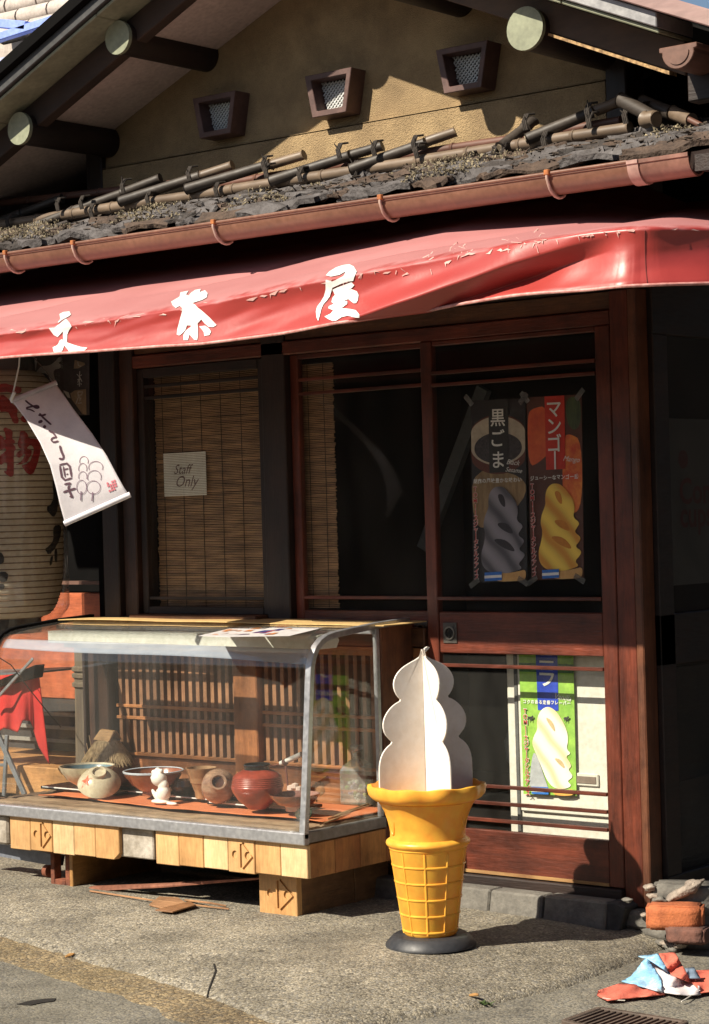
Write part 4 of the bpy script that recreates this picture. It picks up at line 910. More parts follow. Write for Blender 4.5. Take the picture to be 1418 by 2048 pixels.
# floor boards
ys = [-.588,-.50,-.405,-.30,-.19,-.05]
for i, (a, b) in enumerate(zip(ys, ys[1:])):
    def fb(u, v, a=a, b=b, i=i):
        x = -2.33+(XR_-.018+2.33)*u; y = a+(b-a)*v
        return (x, y, .192+.003*nz(x*4, y*6, i)+.0015*nz(x*22, y*60, i)-(.004 if v in (0,1) else 0))
    mb = MB(); mb.shell(fb, 90, 6, -.02); part('floor_board', mb, grey['x'], DC, smooth=False, fix=False)
part('top_frame', MB().box(XL_, XR_, -.060, -.035, .785, .812), wood('case_back_rail', (.16,.06,.028), (.08,.03,.015), 'x'), DC, bevel=.003)
part('top_slat', MB().box(XL_, XR_, -.235, -.215, .788, .803), alum, DC, bevel=.002)
part('light_trough', MB().prism([(-2.20,-.395,.748),(-2.20,-.315,.748),(-2.20,-.300,.772),(-2.20,-.315,.792),(-2.20,-.395,.792)], (1.305,0,0)), pm('trough_enamel', (.66,.66,.60), (.58,.58,.52), scale=5, rough=.35), DC, bevel=.002)
part('light_tube', MB().tube([(-2.15,-.355,.738),(-.95,-.355,.738)], .008, 12), flat('tube_white', (.75,.76,.72), .3), DC, smooth=True)
# planks round the base
rp2 = random.Random(21)
def carve(o, cx, cz, y, w_, h_):
    cut = MB(); d = .006
    cut.box(cx-.005, cx+.005, y-.02, y+d, cz-h_*.36, cz+h_*.36)
    for sx in (-1, 1):
        c = cx+sx*w_*.24; cut.prism([(c+.0125*math.cos(t), y-.02, cz+.0135*math.sin(t)+.002) for t in [2*math.pi*k/14 for k in range(14)]], (0, .02+d, 0))
    t1 = [(cx+w_*.06, cz-h_*.40), (cx+w_*.45, cz), (cx+w_*.06, cz+h_*.40)]
    for (a, b) in ((t1[0], t1[1]), (t1[1], t1[2])):
        dx, dz = b[0]-a[0], b[1]-a[1]; l = math.hypot(dx, dz); nx_, nz_ = -dz/l*.0045, dx/l*.0045
        cut.prism([(a[0]+nx_, y-.02, a[1]+nz_), (b[0]+nx_, y-.02, b[1]+nz_), (b[0]-nx_, y-.02, b[1]-nz_), (a[0]-nx_, y-.02, a[1]-nz_)], (0, .02+d, 0))
    tmp = part('cutter', cut, black, None); mod = o.modifiers.new('b', 'BOOLEAN'); mod.object = tmp; mod.operation = 'DIFFERENCE'; mod.solver = 'EXACT'; mod.use_self = True
    tmp.location = -wloc(o) + wloc(o)
    bpy.context.view_layer.update(); dg = bpy.context.evaluated_depsgraph_get(); me = bpy.data.meshes.new_from_object(o.evaluated_get(dg)); o.modifiers.clear(); o.data = me
    bpy.data.objects.remove(tmp)
def front_planks(pxs, z0, z1, carved, y=-.600):
    xs = [PY(p, 1690, y).x for p in pxs]
    for i, (a, b) in enumerate(zip(xs, xs[1:])):
        dz = rp2.uniform(-.003,.003); yy = y+rp2.uniform(-.002,.002)
        m = wood('varnished_plank%d' % (i % 3), [(.66,.42,.20),(.58,.35,.15),(.72,.53,.30)][i % 3], [(.50,.28,.11),(.42,.22,.08),(.58,.38,.18)][i % 3], 'z', .48, bump=.3, scale=9, seedo=i*3.1, grime=.3)
        pts = [(a+.0012, z0+dz), (b-.0012, z0+dz), (b-.0012, z1), (a+.0012, z1)]
        if pxs[i+1] == 239: pts = [(a+.0012, z0+dz), (b-.028, z0+dz), (b-.0012, z0+.022), (b-.0012, z1), (a+.0012, z1)]
        o = part('plank', MB().prism([(p, yy, q) for p, q in pts], (0, .028, 0)), m, DC, bevel=.0022)
        if i == carved: carve(o, (a+b)/2, (z0+z1)/2, yy, b-a, z1-z0)
front_planks((20,61,105,148,191,239), .030, .1445, 1)
front_planks((311,358,407,456,509,560,614), .036, .1445, 3)
xa, xb = PY(242,1690,-.58).x, PY(309,1700,-.58).x
part('end_grain_block', MB().box(xa, xb, -.585, -.50, .040, .142), pm('weathered_block', (.46,.42,.36), (.20,.17,.13), scale=13, rough=.9, bump=.6), DC, bevel=.004)
part('end_grain_block', MB().box(-2.34, PY(18,1690,-.585).x, -.590, -.50, .036, .142), pm('weathered_block', (.46,.42,.36), (.20,.17,.13)), DC, bevel=.008)
ysd = [PX(p, 1720, XR_+.006).y for p in (620,670,721,773,800)]+[-.06]
for i, (a, b) in enumerate(zip(ysd, ysd[1:])):
    m = wood('side_plank%d' % (i % 2), [(.50,.25,.085),(.42,.19,.06)][i % 2], [(.36,.15,.045),(.30,.11,.035)][i % 2], 'z', .45, bump=.25, scale=14)
    part('plank', MB().box(XR_-.022, XR_+.008, a+.0012, b-.0012, .038, .146), m, DC, bevel=.002)
part('base_frame', MB().box(-2.30, XR_-.024, -.570, -.06, .055, .1445), dark['x'], DC)
# feet
fr = [(-1.075, -.105), (-.912, -.105), (-.912, .030), (-1.075, .030)]
o = part('foot_front', MB().prism([(a, -.530, b) for a, b in fr], (0, .026, 0)), wood('varnished_plank1', (.58,.30,.085), (.44,.20,.045), 'z'), DC, bevel=.002); carve(o, -.992, -.038, -.530, .15, .125)
part('foot_side', MB().box(-.934, -.912, -.5035, -.24, -.105, .036), wood('foot_plank', (.22,.12,.05), (.12,.06,.025), 'y'), DC, bevel=.002)
part('foot_side', MB().box(-.934, -.910, -.239, -.06, -.102, .036), wood('foot_plank', (.22,.12,.05), (.12,.06,.025), 'y'), DC, bevel=.002)
part('foot_pad', MB().box(-1.00, -.94, -.50, -.44, -.125, -.106), rust, DC, bevel=.003)
part('foot_side', MB().box(-1.985, -1.968, -.520, -.08, -.108, .030), wood('foot_plank_lit', (.42,.22,.07), (.26,.13,.045), 'y'), DC, bevel=.002)
ir = MB()
for a, b, c, d in ((-2.088,-2.068,-.112,.03),(-2.012,-1.988,-.112,.03)): ir = MB().box(a, b, -.515, -.48, c, d); part('iron_foot', ir, rust, DC, bevel=.002)
part('iron_foot', MB().box(-2.067, -2.013, -.515, -.48, -.112, -.082), rust, DC, bevel=.002)
part('iron_caster', MB().lathe((-2.118,-.50,-.06), [(.0,-.01),(.022,-.01),(.022,.01),(0,.01)], 18, Matrix.Rotation(R(90),3,'Y'), False), rust, DC, smooth=True)
part('rusty_strap', MB().prism([PY(178,1774,-.515), PY(330,1768,-.52), PY(540,1754,-.53), PY(544,1757,-.53), PY(330,1775,-.52), PY(178,1783,-.515)], (0,.022,.001)), pm('rust_strap', (.30,.12,.07), (.16,.06,.035), scale=20, rough=.8, bump=.3), DC)
part('rusty_plate', MB().prism([PY(72,1776,-.53), PY(150,1779,-.53), PY(150,1784,-.53), PY(90,1781,-.53)], (0,.06,.004)), rust, DC)
# cardboard and leaflets on the top
o = part('cardboard_sheet', MB().shell(lambda u, v: (-2.36+(1.60)*u+.02*v, -.235+.205*v+.010*nz(u*3), .822+.004*nz(u*4,v)+.004*math.sin(u*5)*(1-v)), 40, 6, -.003), pm('yellow_cardboard', (.55,.38,.16), (.47,.31,.12), scale=7, rough=.8), None)
tag(o, 'yellowed cardboard sheet lying on the glass case top', 'cardboard')
def leaf(name, px4, z, cols, label, seed):
    q = [PZ(a, b, z) for a, b in px4]; r_ = random.Random(seed)
    t = thing(name, tuple(q[0]), label, 'leaflet', 'leaflets on the display case'); part('page', MB().prism(q, (0,0,.001)), flat('leaflet_white', (.68,.66,.66), .5), t)
    for i in range(16):
        u0, v0 = r_.uniform(.03,.7), r_.uniform(.03,.8); u1, v1 = u0+r_.uniform(.08,.25), v0+r_.uniform(.05,.18); f_ = lambda u, v: q[0].lerp(q[1], u).lerp(q[3].lerp(q[2], u), v)+Vector((0,0,.0012+i*.00008))
        part('printed_panel', MB().add([f_(u0,v0), f_(u1,v0+.02), f_(u1-.03,v1), f_(u0+.02,v1)], [(0,1,2,3)]), r_.choice(cols), t, fix=False)
cl = [flat('print_purple', (.12,.05,.14)), flat('print_orange', (.6,.22,.06)), flat('print_red', (.5,.05,.05)), flat('print_green', (.1,.25,.1)), flat('print_navy', (.04,.05,.2)), flat('print_pale', (.7,.62,.6))]
leaf('leaflet', ((398,1272),(476,1275),(545,1252),(487,1251)), .806, cl[1:3]+cl[5:], 'white and orange leaflet on the case top, leftmost of the two', 4)
leaf('leaflet', ((455,1274),(580,1272),(690,1245),(600,1243)), .8085, cl, 'dark colourful leaflet on the case top nearest the cone sign', 9)

# ------------------------------------------------------------------ things in the case
ZF = .200
def spot(px, py, z=ZF): return PZ(px, py, z)
clothm = pm('orange_cloth', (.62,.20,.075), (.52,.14,.05), scale=10, rough=.9, bump=.3, bs=260)
o = part('orange_cloth', MB().shell(lambda u, v: (-2.19+1.36*u, (-.47+.02*math.sin(u*9)-.025*u)*(1-v)+(-.12)*v, .197+.004*abs(nz(u*8, v*3))+.010*math.exp(-(v/.05)**2)*(.5+.5*nz(u*6))), 90, 26, .003), clothm, None, smooth='all', fix=False)
tag(o, 'orange red cloth runner under the bowls in the case', 'cloth')
for i, (a, b, c, d, lab) in enumerate(((115,250,1572,1590,'black lacquer tray under the two cream bowls'),(235,372,1576,1596,'black lacquer tray under the wide brown bowl'),(368,470,1585,1612,'black lacquer tray under the tan cup and jar'),(468,585,1600,1626,'black lacquer tray under the round red pot'))):
    p = spot((a+b)/2, (c+d)/2+2); L_ = (spot(b, d)-spot(a, c)).length*.47
    o = part('tray', MB().box(p.x-L_, p.x+L_, p.y-.065, p.y+.075, ZF+.006, ZF+.016), blackl, None, bevel=.002); tag(o, lab, 'tray', 'black trays in the display case')
    r_ = part('tray_edge', MB().box(p.x-L_+.012, p.x+L_-.03, p.y-.0665, p.y-.0640, ZF+.0125, ZF+.0165), flat('tray_edge_white', (.8,.8,.78), .3), o)
ZT = ZF+.0165
def pot(name, px, py, prof, m, label, cat, tilt=None, seg=40, group=None, zb=ZT, close=True):
    prof = [(a_*1.10, b_*1.08) for a_, b_ in prof]; p = spot(px, py, zb); t = thing(name, (p.x, p.y, zb), label, cat, group); M_ = tilt
    part('body', MB().lathe((p.x, p.y, zb), prof, seg, M_, close), m, t, smooth=True); return t, p
def glaze(n, a, b, **k): return pm(n, a, b, scale=k.pop('scale', 9), rough=k.pop('rough', .22), bump=k.pop('bump', .06), coat=.4, **k)
cream = glaze('cream_glaze', (.60,.53,.38), (.46,.38,.27)); brown = glaze('brown_glaze', (.30,.10,.045), (.17,.05,.025)); bluei = glaze('blue_grey_glaze', (.42,.46,.50), (.33,.36,.42))
# cream bowl
def bowlprof(r, h, foot, t=.004, inner=.85): return [(0,0),(foot,0),(foot*.95,.012),(foot*1.15,.016),(r*.72,h*.45),(r*.93,h*.8),(r,h),(r-t,h),(r*.90,h*.78),(r*.66,h*.42),(foot,.022),(0,.020)]
t, p = pot('tea_bowl', 175, 1580, bowlprof(.092,.082,.030), cream, 'cream and grey tea bowl with blue inside, leftmost in the case', 'bowl', close=False)
part('inner_glaze', MB().lathe((p.x,p.y,ZT), [(a_*1.10, b_*1.08) for a_, b_ in [(0,.0225),(.030,.0245),(.060,.0366),(.082,.064),(.0875,.0795)]], 40, None, False), glaze('blue_inner', (.16,.24,.27), (.08,.13,.16)), t, smooth=True)
T2 = Matrix.Rotation(R(-62), 3, Vector((.55,.83,0)))
pp = spot(201, 1588, ZT); MT = Matrix.Rotation(R(150), 3, Vector((-.75,-.62,0)).normalized())
MT = Vector((.42,-.42,.80)).normalized().to_track_quat('Z','Y').to_matrix()
t = thing('tea_bowl', (pp.x, pp.y, ZT), 'cream tea bowl lying tipped with a red maple leaf, second from left', 'bowl')
cpos = (pp.x, pp.y-.005, ZT+.050)
def inv(prof, s=1): return [(r_, -z) for r_, z in prof]
bp_ = [(0.0,.040),(.024,.040),(.0265,.050),(.031,.050),(.033,.036),(.045,.033),(.072,.013),(.088,-.010),(.092,-.018),(.088,-.018),(.070,.002),(.03,.018),(0,.022)]
bp_ = [(a_*.84, b_*.84) for a_, b_ in bp_]
part('body', MB().lathe(cpos, bp_, 40, MT, False), cream, t, smooth=True)
lf = MB(); Mi = MT; c0 = Vector(cpos); st = []
for k in range(10):
    a = 2*math.pi*k/10; rr = .022 if k % 2 == 0 else .009; st.append((rr*math.cos(a), rr*math.sin(a)))
def onb(a, b):  # point on the outer slope of the tipped bowl, at its upper left
    base = Mi.transposed()@(-RT*.62+UP*.12+(CAM-c0).normalized()*.6); base = Vector((base.x, base.y, 0)).normalized()*.050; q = Vector((base.x+a, base.y+b, 0)); r_ = math.hypot(q.x, q.y)
    z = .84*interp([(.033,.036),(.045,.033),(.072,.013),(.088,-.010)], r_/.84); return c0+Mi@Vector((q.x, q.y, z+.0016))
lf.add([onb(*s_) for s_ in st]+[onb(0,0)], [(k, (k+1) % 10, 10) for k in range(10)])
part('maple_leaf', lf, flat('maple_red', (.55,.10,.04)), t)
t, p = pot('wide_bowl', 308, 1589, bowlprof(.098,.078,.038), brown, 'wide brown bowl with pale blue inside and rim in the case', 'bowl', close=False)
part('inner_glaze', MB().lathe((p.x,p.y,ZT), [(a_*1.10, b_*1.08) for a_, b_ in [(0,.0225),(.040,.0245),(.070,.0350),(.0890,.0620),(.0945,.0786),(.0985,.0790),(.0980,.0745)]], 48, None, False), bluei, t, smooth=True)
part('rim_band', MB().lathe((p.x,p.y,ZT), [(.101,.0845),(.1045,.0868),(.1085,.0850),(.1075,.0800)], 48, None, False), glaze('pale_rim', (.58,.62,.68), (.48,.52,.6)), t, smooth=True)
part('dark_bump', MB().lathe((p.x+.09,p.y+.06,ZT), [(.0,.0),(.035,.0),(.05,.03),(.045,.05),(0,.055)], 20, None, False), glaze('dark_pot', (.05,.025,.02), (.03,.015,.012)), t, smooth=True)
pot('tan_cup', 404, 1596, [(0,0),(.020,0),(.022,.018),(.027,.03),(.047,.088),(.050,.098),(.046,.098),(.036,.05),(0,.03)], glaze('tan_glaze', (.40,.24,.12), (.24,.13,.07)), 'tan tapered cup between the wide bowl and the lying jar', 'cup', close=False)
pj = spot(440, 1606, ZT); MJ = Vector((.62,-.68,.38)).normalized().to_track_quat('Z','Y').to_matrix()
t = thing('lying_jar', (pj.x, pj.y, ZT), 'marbled brown jar lying with its foot ring towards the street', 'jar')
cj_ = (pj.x-.004, pj.y, ZT+.057); pr = [(0,-.05),(.03,-.05),(.050,-.032),(.060,-.008),(.057,.018),(.042,.040),(.030,.050),(.028,.060),(.022,.060),(.019,.050),(0,.046)]
mj = glaze('marbled_glaze', (.42,.27,.18), (.20,.10,.065), scale=12, stretch=(1,1,3)); part('body', MB().lathe(cj_, pr, 44, MJ, False), mj, t, smooth=True)
part('mouth', MB().lathe(cj_, [(.0,.0475),(.0188,.0505)], 24, MJ, False), glaze('jar_hollow', (.10,.035,.02), (.05,.02,.012)), t)
pr = [(0,0),(.030,0),(.034,.006),(.060,.028),(.077,.055),(.080,.068)]+[(.080-.0006*k-.0012*(k % 2), .070+.0028*k) for k in range(12)]+[(.062,.110),(.044,.119),(.040,.121)]
t, p = pot('round_pot', 516, 1617, pr, glaze('red_brown_glaze', (.34,.055,.03), (.23,.035,.02), rough=.33), 'round red brown pot with a black collar in the case', 'pot')
part('collar', MB().lathe((p.x,p.y,ZT), [(a_*1.10, b_*1.08) for a_, b_ in [(.036,.118),(.036,.136),(.040,.138),(.041,.134),(.039,.131),(.039,.119)]], 36, None, False), glaze('black_glaze', (.02,.02,.022), (.012,.012,.013)), t, smooth=True)
part('inside', MB().lathe((p.x,p.y,ZT), [(a_*1.10, b_*1.08) for a_, b_ in [(0,.122),(.0355,.123)]], 30, None, False), glaze('black_glaze', (.02,.02,.022), (.012,.012,.013)), t)
t, p = pot('shallow_bowl', 590, 1622, bowlprof(.078,.052,.026), brown, 'shallow glazed bowl behind the front corner of the case', 'bowl', close=False)
part('inner_glaze', MB().lathe((p.x,p.y,ZT), [(a_*1.10, b_*1.08) for a_, b_ in [(0,.0225),(.026,.0245),(.0515,.028),(.070,.0435),(.0740,.0525)]], 40, None, False), glaze('grey_red_inner', (.30,.16,.13), (.16,.05,.04)), t, smooth=True)
part('drip', MB().lathe((p.x,p.y,ZT), [(a_*1.10, b_*1.08) for a_, b_ in [(.0275,.001),(.0300,.014),(.040,.022)]], 40, None, False), glaze('pale_drip', (.5,.42,.36), (.4,.3,.26)), t, smooth=True)
# cream bowl with ornaments behind, dried grass
po = spot(650, 1592, ZF)
t = thing('dried_grass_vase', (po.x, po.y, ZF), 'small brown vase with upright dried grass stems in the case', 'vase')
part('body', MB().lathe((po.x,po.y,ZF), [(0,0),(.028,0),(.040,.02),(.036,.05),(.018,.066),(.020,.078),(.040,.090),(.036,.090),(.014,.074)], 30, None, False), glaze('vase_glaze', (.40,.22,.12), (.25,.12,.07)), t, smooth=True)
rg = random.Random(8)
for k in range(16):
    a = rg.uniform(0, 6.28); tip = Vector((po.x+rg.uniform(-.03,.055), po.y+rg.uniform(-.03,.03), ZF+rg.uniform(.15,.225))); b0 = Vector((po.x+.008*math.cos(a), po.y+.008*math.sin(a), ZF+.07))
    part('grass_stem', MB().tube([b0, b0.lerp(tip,.5)+Vector((rg.uniform(-.006,.006),0,0)), tip], [.0012,.001,.0006], 5), flat('dry_grass', (.5,.36,.22), .8), t)
    if k % 3 == 0: part('grass_head', MB().tube([tip, tip+Vector((rg.uniform(-.01,.02),0,.012))], [.0022,.0006], 5), flat('dry_grass', (.5,.36,.22), .8), t)
pn = spot(578, 1600, ZF)
t = thing('bamboo_ornament', (pn.x, pn.y, ZF), 'tiny white bamboo spout on a thin post behind the shallow bowl', 'ornament')
part('post', MB().tube([(pn.x, pn.y, ZF), (pn.x-.012, pn.y, ZF+.135)], .0035, 8), flat('ornament_post', (.16,.05,.035)), t, smooth=True)
part('spout', MB().tube([(pn.x-.035, pn.y, ZF+.125), (pn.x+.055, pn.y+.01, ZF+.160)], [.008,.010], 12), flat('spout_white', (.62,.60,.56)), t, smooth=True)
part('twig', MB().tube([(pn.x-.03, pn.y, ZF+.125), (pn.x-.10, pn.y-.01, ZF+.108)], [.002,.0008], 6), flat('ornament_post', (.16,.05,.035)), t)
part('knot', MB().tube([(pn.x-.018, pn.y, ZF+.128), (pn.x-.008, pn.y, ZF+.134)], .0115, 12), flat('ornament_dark', (.08,.03,.025)), t, smooth=True)
for k, (dx, dz) in enumerate(((.01,.02),(.03,.028),(.05,.018))): part('blossom', MB().lathe((pn.x+dx, pn.y+.0, ZF+dz+.02), [(0,-.012),(.014,-.004),(.012,.010),(0,.014)], 8, None, False), flat('paper_blossom', (.6,.48,.42)), t)
# green rolled cup lying at the corner
pc = spot(606, 1640, ZF)
o = part('green_cup', MB().lathe((pc.x, pc.y, ZF+.022), [(0,-.02),(.018,-.02),(.024,.02),(.020,.02),(.014,-.014)], 20, Matrix.Rotation(R(70),3,Vector((0.3,1,0)).normalized()), False), glaze('dark_green_glaze', (.05,.07,.04), (.02,.03,.02)), None, smooth=True); tag(o, 'small dark green cup lying at the front corner of the case', 'cup')
# glass bottle with flowers
pb = spot(716, 1606, ZF); Q = Matrix.Rotation(R(20), 3, 'Z')
t = thing('glass_bottle', (pb.x, pb.y, ZF), 'square clear glass bottle with stopper and flowers inside, right end of the case', 'bottle')
bg_ = glassm('bottle_glass', (.80,.86,.82), .95, .20, .04, haze_dirt=.34)
def sq(h, s): return [Vector((pb.x, pb.y, ZF+h))+Q@Vector((a*s, b*s, 0)) for a, b in ((-1,-1),(1,-1),(1,1),(-1,1))]
hs = [(0,.044),(.008,.047),(.115,.047),(.130,.040),(.150,.016)]
vs = []; fs = []
for h_, s_ in hs: vs += sq(h_, s_)
for i in range(len(hs)-1):
    for k in range(4): fs.append((i*4+k, i*4+(k+1)%4, (i+1)*4+(k+1)%4, (i+1)*4+k))
fs.append((3,2,1,0)); part('body', MB().add(vs, fs), bg_, t, bevel=.003)
part('neck', MB().lathe((pb.x,pb.y,ZF), [(.016,.150),(.016,.172),(.019,.174)], 24, None, False), bg_, t, smooth=True)
part('cork', MB().lathe((pb.x,pb.y,ZF), [(0,.158),(.0135,.158),(.0145,.176),(0,.176)], 20, None, False), flat('cork', (.5,.33,.17), .8), t, smooth=True)
part('stopper', MB().lathe((pb.x,pb.y,ZF), [(0,.177),(.020,.178),(.025,.186),(.024,.195),(.016,.200),(0,.201)], 28, None, False), bg_, t, smooth=True)
rg = random.Random(4)
for k in range(26):
    c = Vector((pb.x, pb.y, ZF))+Q@Vector((rg.uniform(-.033,.033), rg.uniform(-.033,.033), rg.uniform(.012,.07)))
    part('flower', MB().lathe(c, [(0,-.006),(.009,-.001),(.007,.006),(0,.008)], 7, Matrix.Rotation(rg.uniform(0,3),3,Vector((rg.random(),rg.random(),.3)).normalized()), False), rg.choice([flat('petal_yellow', (.72,.62,.22)), flat('petal_white', (.75,.72,.68)), flat('petal_lilac', (.45,.33,.5)), flat('petal_green', (.3,.36,.12))]), t)
# white figurine: one continuous body
pf = spot(322, 1608, ZF+.002)
t = thing('white_figurine', (pf.x, pf.y, ZF), 'small white ceramic figure sitting on the cloth edge in the case', 'figurine')
bm = bmesh.new()
def blob(c, r, sc=(1,1,1), rot=0):
    c = Vector(c)*1.12; r *= 1.14
    M_ = Matrix.Translation(Vector((pf.x, pf.y, ZF))+c) @ Matrix.Rotation(rot, 4, 'Y') @ Matrix.Diagonal((*[r*k for k in sc], 1)); bmesh.ops.create_icosphere(bm, subdivisions=3, radius=1, matrix=M_)
blob((0,0,.010), .010, (3.6,2.2,.8)); blob((.012,0,.035), .022, (1.05,.9,1.25), .25); blob((.012,0,.060), .018, (1,.85,1.15)); blob((-.004,-.002,.080), .0245, (1.05,.95,.95)); blob((-.010,-.012,.028), .009, (2.8,.8,.8), .9); blob((-.012,.010,.026), .009, (2.6,.8,.8), .9)
blob((.045,.0,.006), .008, (3,1.2,.7)); blob((-.022,-.003,.092), .009); blob((-.017,-.010,.100), .008); blob((-.006,-.004,.106), .009); blob((.008,-.004,.104), .008); blob((-.025,-.008,.082), .007)
me = bpy.data.meshes.new('body'); bm.to_mesh(me); bm.free(); o = bpy.data.objects.new('body', me); C.objects.link(o); md = o.modifiers.new('r', 'REMESH'); md.mode = 'VOXEL'; md.voxel_size = .0022; ms_ = o.modifiers.new('s', 'SMOOTH'); ms_.iterations = 3
bpy.context.view_layer.update(); me2 = bpy.data.meshes.new_from_object(o.evaluated_get(bpy.context.evaluated_depsgraph_get())); o.modifiers.clear(); o.data = me2
me2.transform(Matrix.Translation(-Vector((pf.x, pf.y, ZF)))); o.parent = t; me2.materials.append(whitecer)
for p_ in me2.polygons: p_.use_smooth = True
# thatched miniature hut
ph = spot(205, 1568, ZF); hx, hy = ph.x, ph.y+.03
t = thing('miniature_hut', (hx, hy, ZF), 'miniature thatched hut with a straw roof and bark ridge board in the case', 'model hut')
part('hut_walls', MB().box(hx-.058, hx+.058, hy-.05, hy+.05, ZF, ZF+.085), pm('hut_wall', (.20,.07,.035), (.10,.03,.018), scale=14, rough=.8), t, bevel=.003)
part('roof_form', MB().lathe((hx,hy,ZF), [(.094,.075),(.080,.11),(.045,.155),(.0,.165)], 10, None, False), pm('straw_dark', (.22,.14,.07), (.12,.07,.035), scale=30, rough=.9), t)
rs = random.Random(2); mb = MB()
for k in range(1500):
    a = rs.uniform(0, 6.283); r0 = rs.uniform(.004,.075); z0 = ZF+interp([(0,.170),(.045,.160),(.080,.116),(.1,.08)], r0); r1 = min(.108, r0+rs.uniform(.02,.045)); z1 = ZF+interp([(0,.170),(.045,.160),(.080,.112),(.110,.068)], r1)-rs.uniform(0,.006)
    da = a+rs.uniform(-.12,.12); A_ = Vector((hx+r0*math.cos(a), hy+r0*math.sin(a), z0)); B_ = Vector((hx+r1*math.cos(da), hy+r1*math.sin(da), z1)); w_ = Vector((-math.sin(a), math.cos(a), .3))*.0008
    mb.add([A_-w_, A_+w_, B_+w_, B_-w_, (A_+B_)/2+Vector((0,0,.0015))], [(0,1,4),(1,2,4),(2,3,4),(3,0,4)])
part('straw', mb, pm('straw', (.52,.38,.22), (.34,.23,.12), scale=40, rough=.85, bump=.2), t, kind='stuff', fix=False)
part('ridge_board', MB().prism([(hx-.045,hy-.028,ZF+.165),(hx+.040,hy-.030,ZF+.160),(hx+.044,hy+.0,ZF+.196),(hx-.036,hy+.0,ZF+.200)], (.0,.004,-.002)), wood('ridge_board', (.50,.29,.12), (.36,.19,.07), 'x'), t)
part('ridge_board', MB().prism([(hx-.040,hy+.030,ZF+.165),(hx+.044,hy+.030,ZF+.162),(hx+.044,hy+.005,ZF+.196),(hx-.036,hy+.005,ZF+.200)], (.0,.004,.002)), wood('ridge_board', (.50,.29,.12), (.36,.19,.07), 'x'), t)
for k in range(3): part('twig', MB().tube([(hx-.085+.02*k, hy-.02, ZF+.05), (hx-.095+.015*k, hy-.03, ZF+.12+.03*k)], .0018, 5), flat('twig', (.4,.28,.18), .8), t)
# splintered bark strips lying along the right floor edge
for i, (a, b, r_) in enumerate((((655,1640),(735,1610),.004), ((640,1652),(700,1628),.003), ((668,1636),(742,1612),.003))):
    p0, p1 = spot(*a), spot(*b); pts = [p0.lerp(p1, k/6)+Vector((.004*nz(k*.8,i), 0, .004+.004*abs(nz(k, i, 3)))) for k in range(7)]
    o = part('bark_strip', MB().tube(pts, [r_*(.4+.6*math.sin(math.pi*(k+.5)/7)) for k in range(7)], 6), pm('bark_strip', (.5,.33,.17), (.33,.2,.1), scale=40, rough=.9), None); tag(o, ['longest splintered bark strip on the right floor edge of the case','short bark strip nearest the front corner of the case','bark strip lying closest to the glass bottle'][i], 'bark strip', 'bark strips in the case')

# ------------------------------------------------------------------ soft ice cream cone sign
CX, CY, CZ = -.262, -.675, -.098
CZ = apron_z(CX, CY)+.001
cone = thing('ice_cream_sign', (CX, CY, CZ), 'large orange plastic ice cream cone sign with white cut-out swirl on a black base', 'shop sign')
rub = pm('black_rubber', (.035,.036,.04), (.02,.021,.024), scale=12, rough=.5, bump=.1)
def Z(pz): return CZ+pz
part('base', MB().lathe((CX,CY,CZ), [(0,0),(.135,0),(.134,.008),(.113,.030),(.108,.033),(0,.033)], 64, None, False), rub, cone, smooth=True)
orm = pm('orange_plastic', (.95,.50,.065), (.92,.46,.055), scale=3, rough=.36, bump=.03, bs=30, contrast=(.2,.8), trans=.18)
prof = [(0,.0335),(.086,.0335),(.092,.040),(.131,.288),(.136,.296),(.142,.300),(.144,.306),(.142,.312),(.136,.316),(.129,.320),(.128,.335),(.131,.352),(.137,.375),(.146,.398),(.158,.418),(.166,.428)]
prof = [(a_*.872, b_) for a_, b_ in prof]
part('cone', MB().lathe((CX,CY,CZ), prof, 96, None, False), orm, cone, smooth=True)
# twelve-sided scalloped rim with an inner well
def rim(u, v):
    a = u*2*math.pi; lob = .5+.5*math.cos(a*10); R_ = [.150,.168,.190,.201,.205,.202,.194,.191,.190,.189][int(round(v*9))]; z = [.425,.428,.436,.448,.466,.476,.478,.472,.462,.449][int(round(v*9))]
    R_ *= .845; R_ += (.006 if 2 <= round(v*9) <= 5 else 0)*(lob-.5)*1.4; z += (.004*(lob-.5) if 2 <= round(v*9) <= 6 else 0)
    return (CX+R_*math.cos(a), CY+R_*math.sin(a), CZ+z)
part('rim', MB().grid(rim, 120, 9), orm, cone, smooth=True)
part('well', MB().lathe((CX,CY,CZ), [(0,.4495),(.1592,.4495)], 48, None, False), orm, cone)
def rc(z): return interp([(.04,.092*.872),(.288,.131*.872)], z)
lv = [.048+.0485*k for k in range(6)]
rib = MB()
for z in lv+[]:
    n = 96; r_ = rc(z); vs = []
    for k in range(n):
        a = 2*math.pi*k/n
        for dr, dz in ((-.001,-.0042),(.0026,-.0016),(.0026,.0016),(-.001,.0042)): vs.append((CX+(r_+dr)*math.cos(a), CY+(r_+dr)*math.sin(a), CZ+z+dz))
    fs = [(k*4+j, ((k+1) % n)*4+j, ((k+1) % n)*4+j+1, k*4+j+1) for k in range(n) for j in range(3)]
    part('waffle_ring', MB().add(vs, fs), orm, cone, smooth=True)
va = math.atan2(CAM.y-CY, CAM.x-CX)
for k in range(10):
    a = va + R(12) + 2*math.pi*(k-.5)/10*1.0; d = Vector((math.cos(a), math.sin(a), 0)); tdir = Vector((-math.sin(a), math.cos(a), 0)); vs = []
    for z in (.040,.285):
        c = Vector((CX,CY,CZ+z))+d*rc(z)
        for dt, dr in ((-.0042,-.001),(-.0016,.0026),(.0016,.0026),(.0042,-.001)): vs.append(c+tdir*dt+d*dr)
    part('waffle_rib', MB().add(vs, [(j, j+1, j+5, j+4) for j in range(3)]), orm, cone, smooth=True)
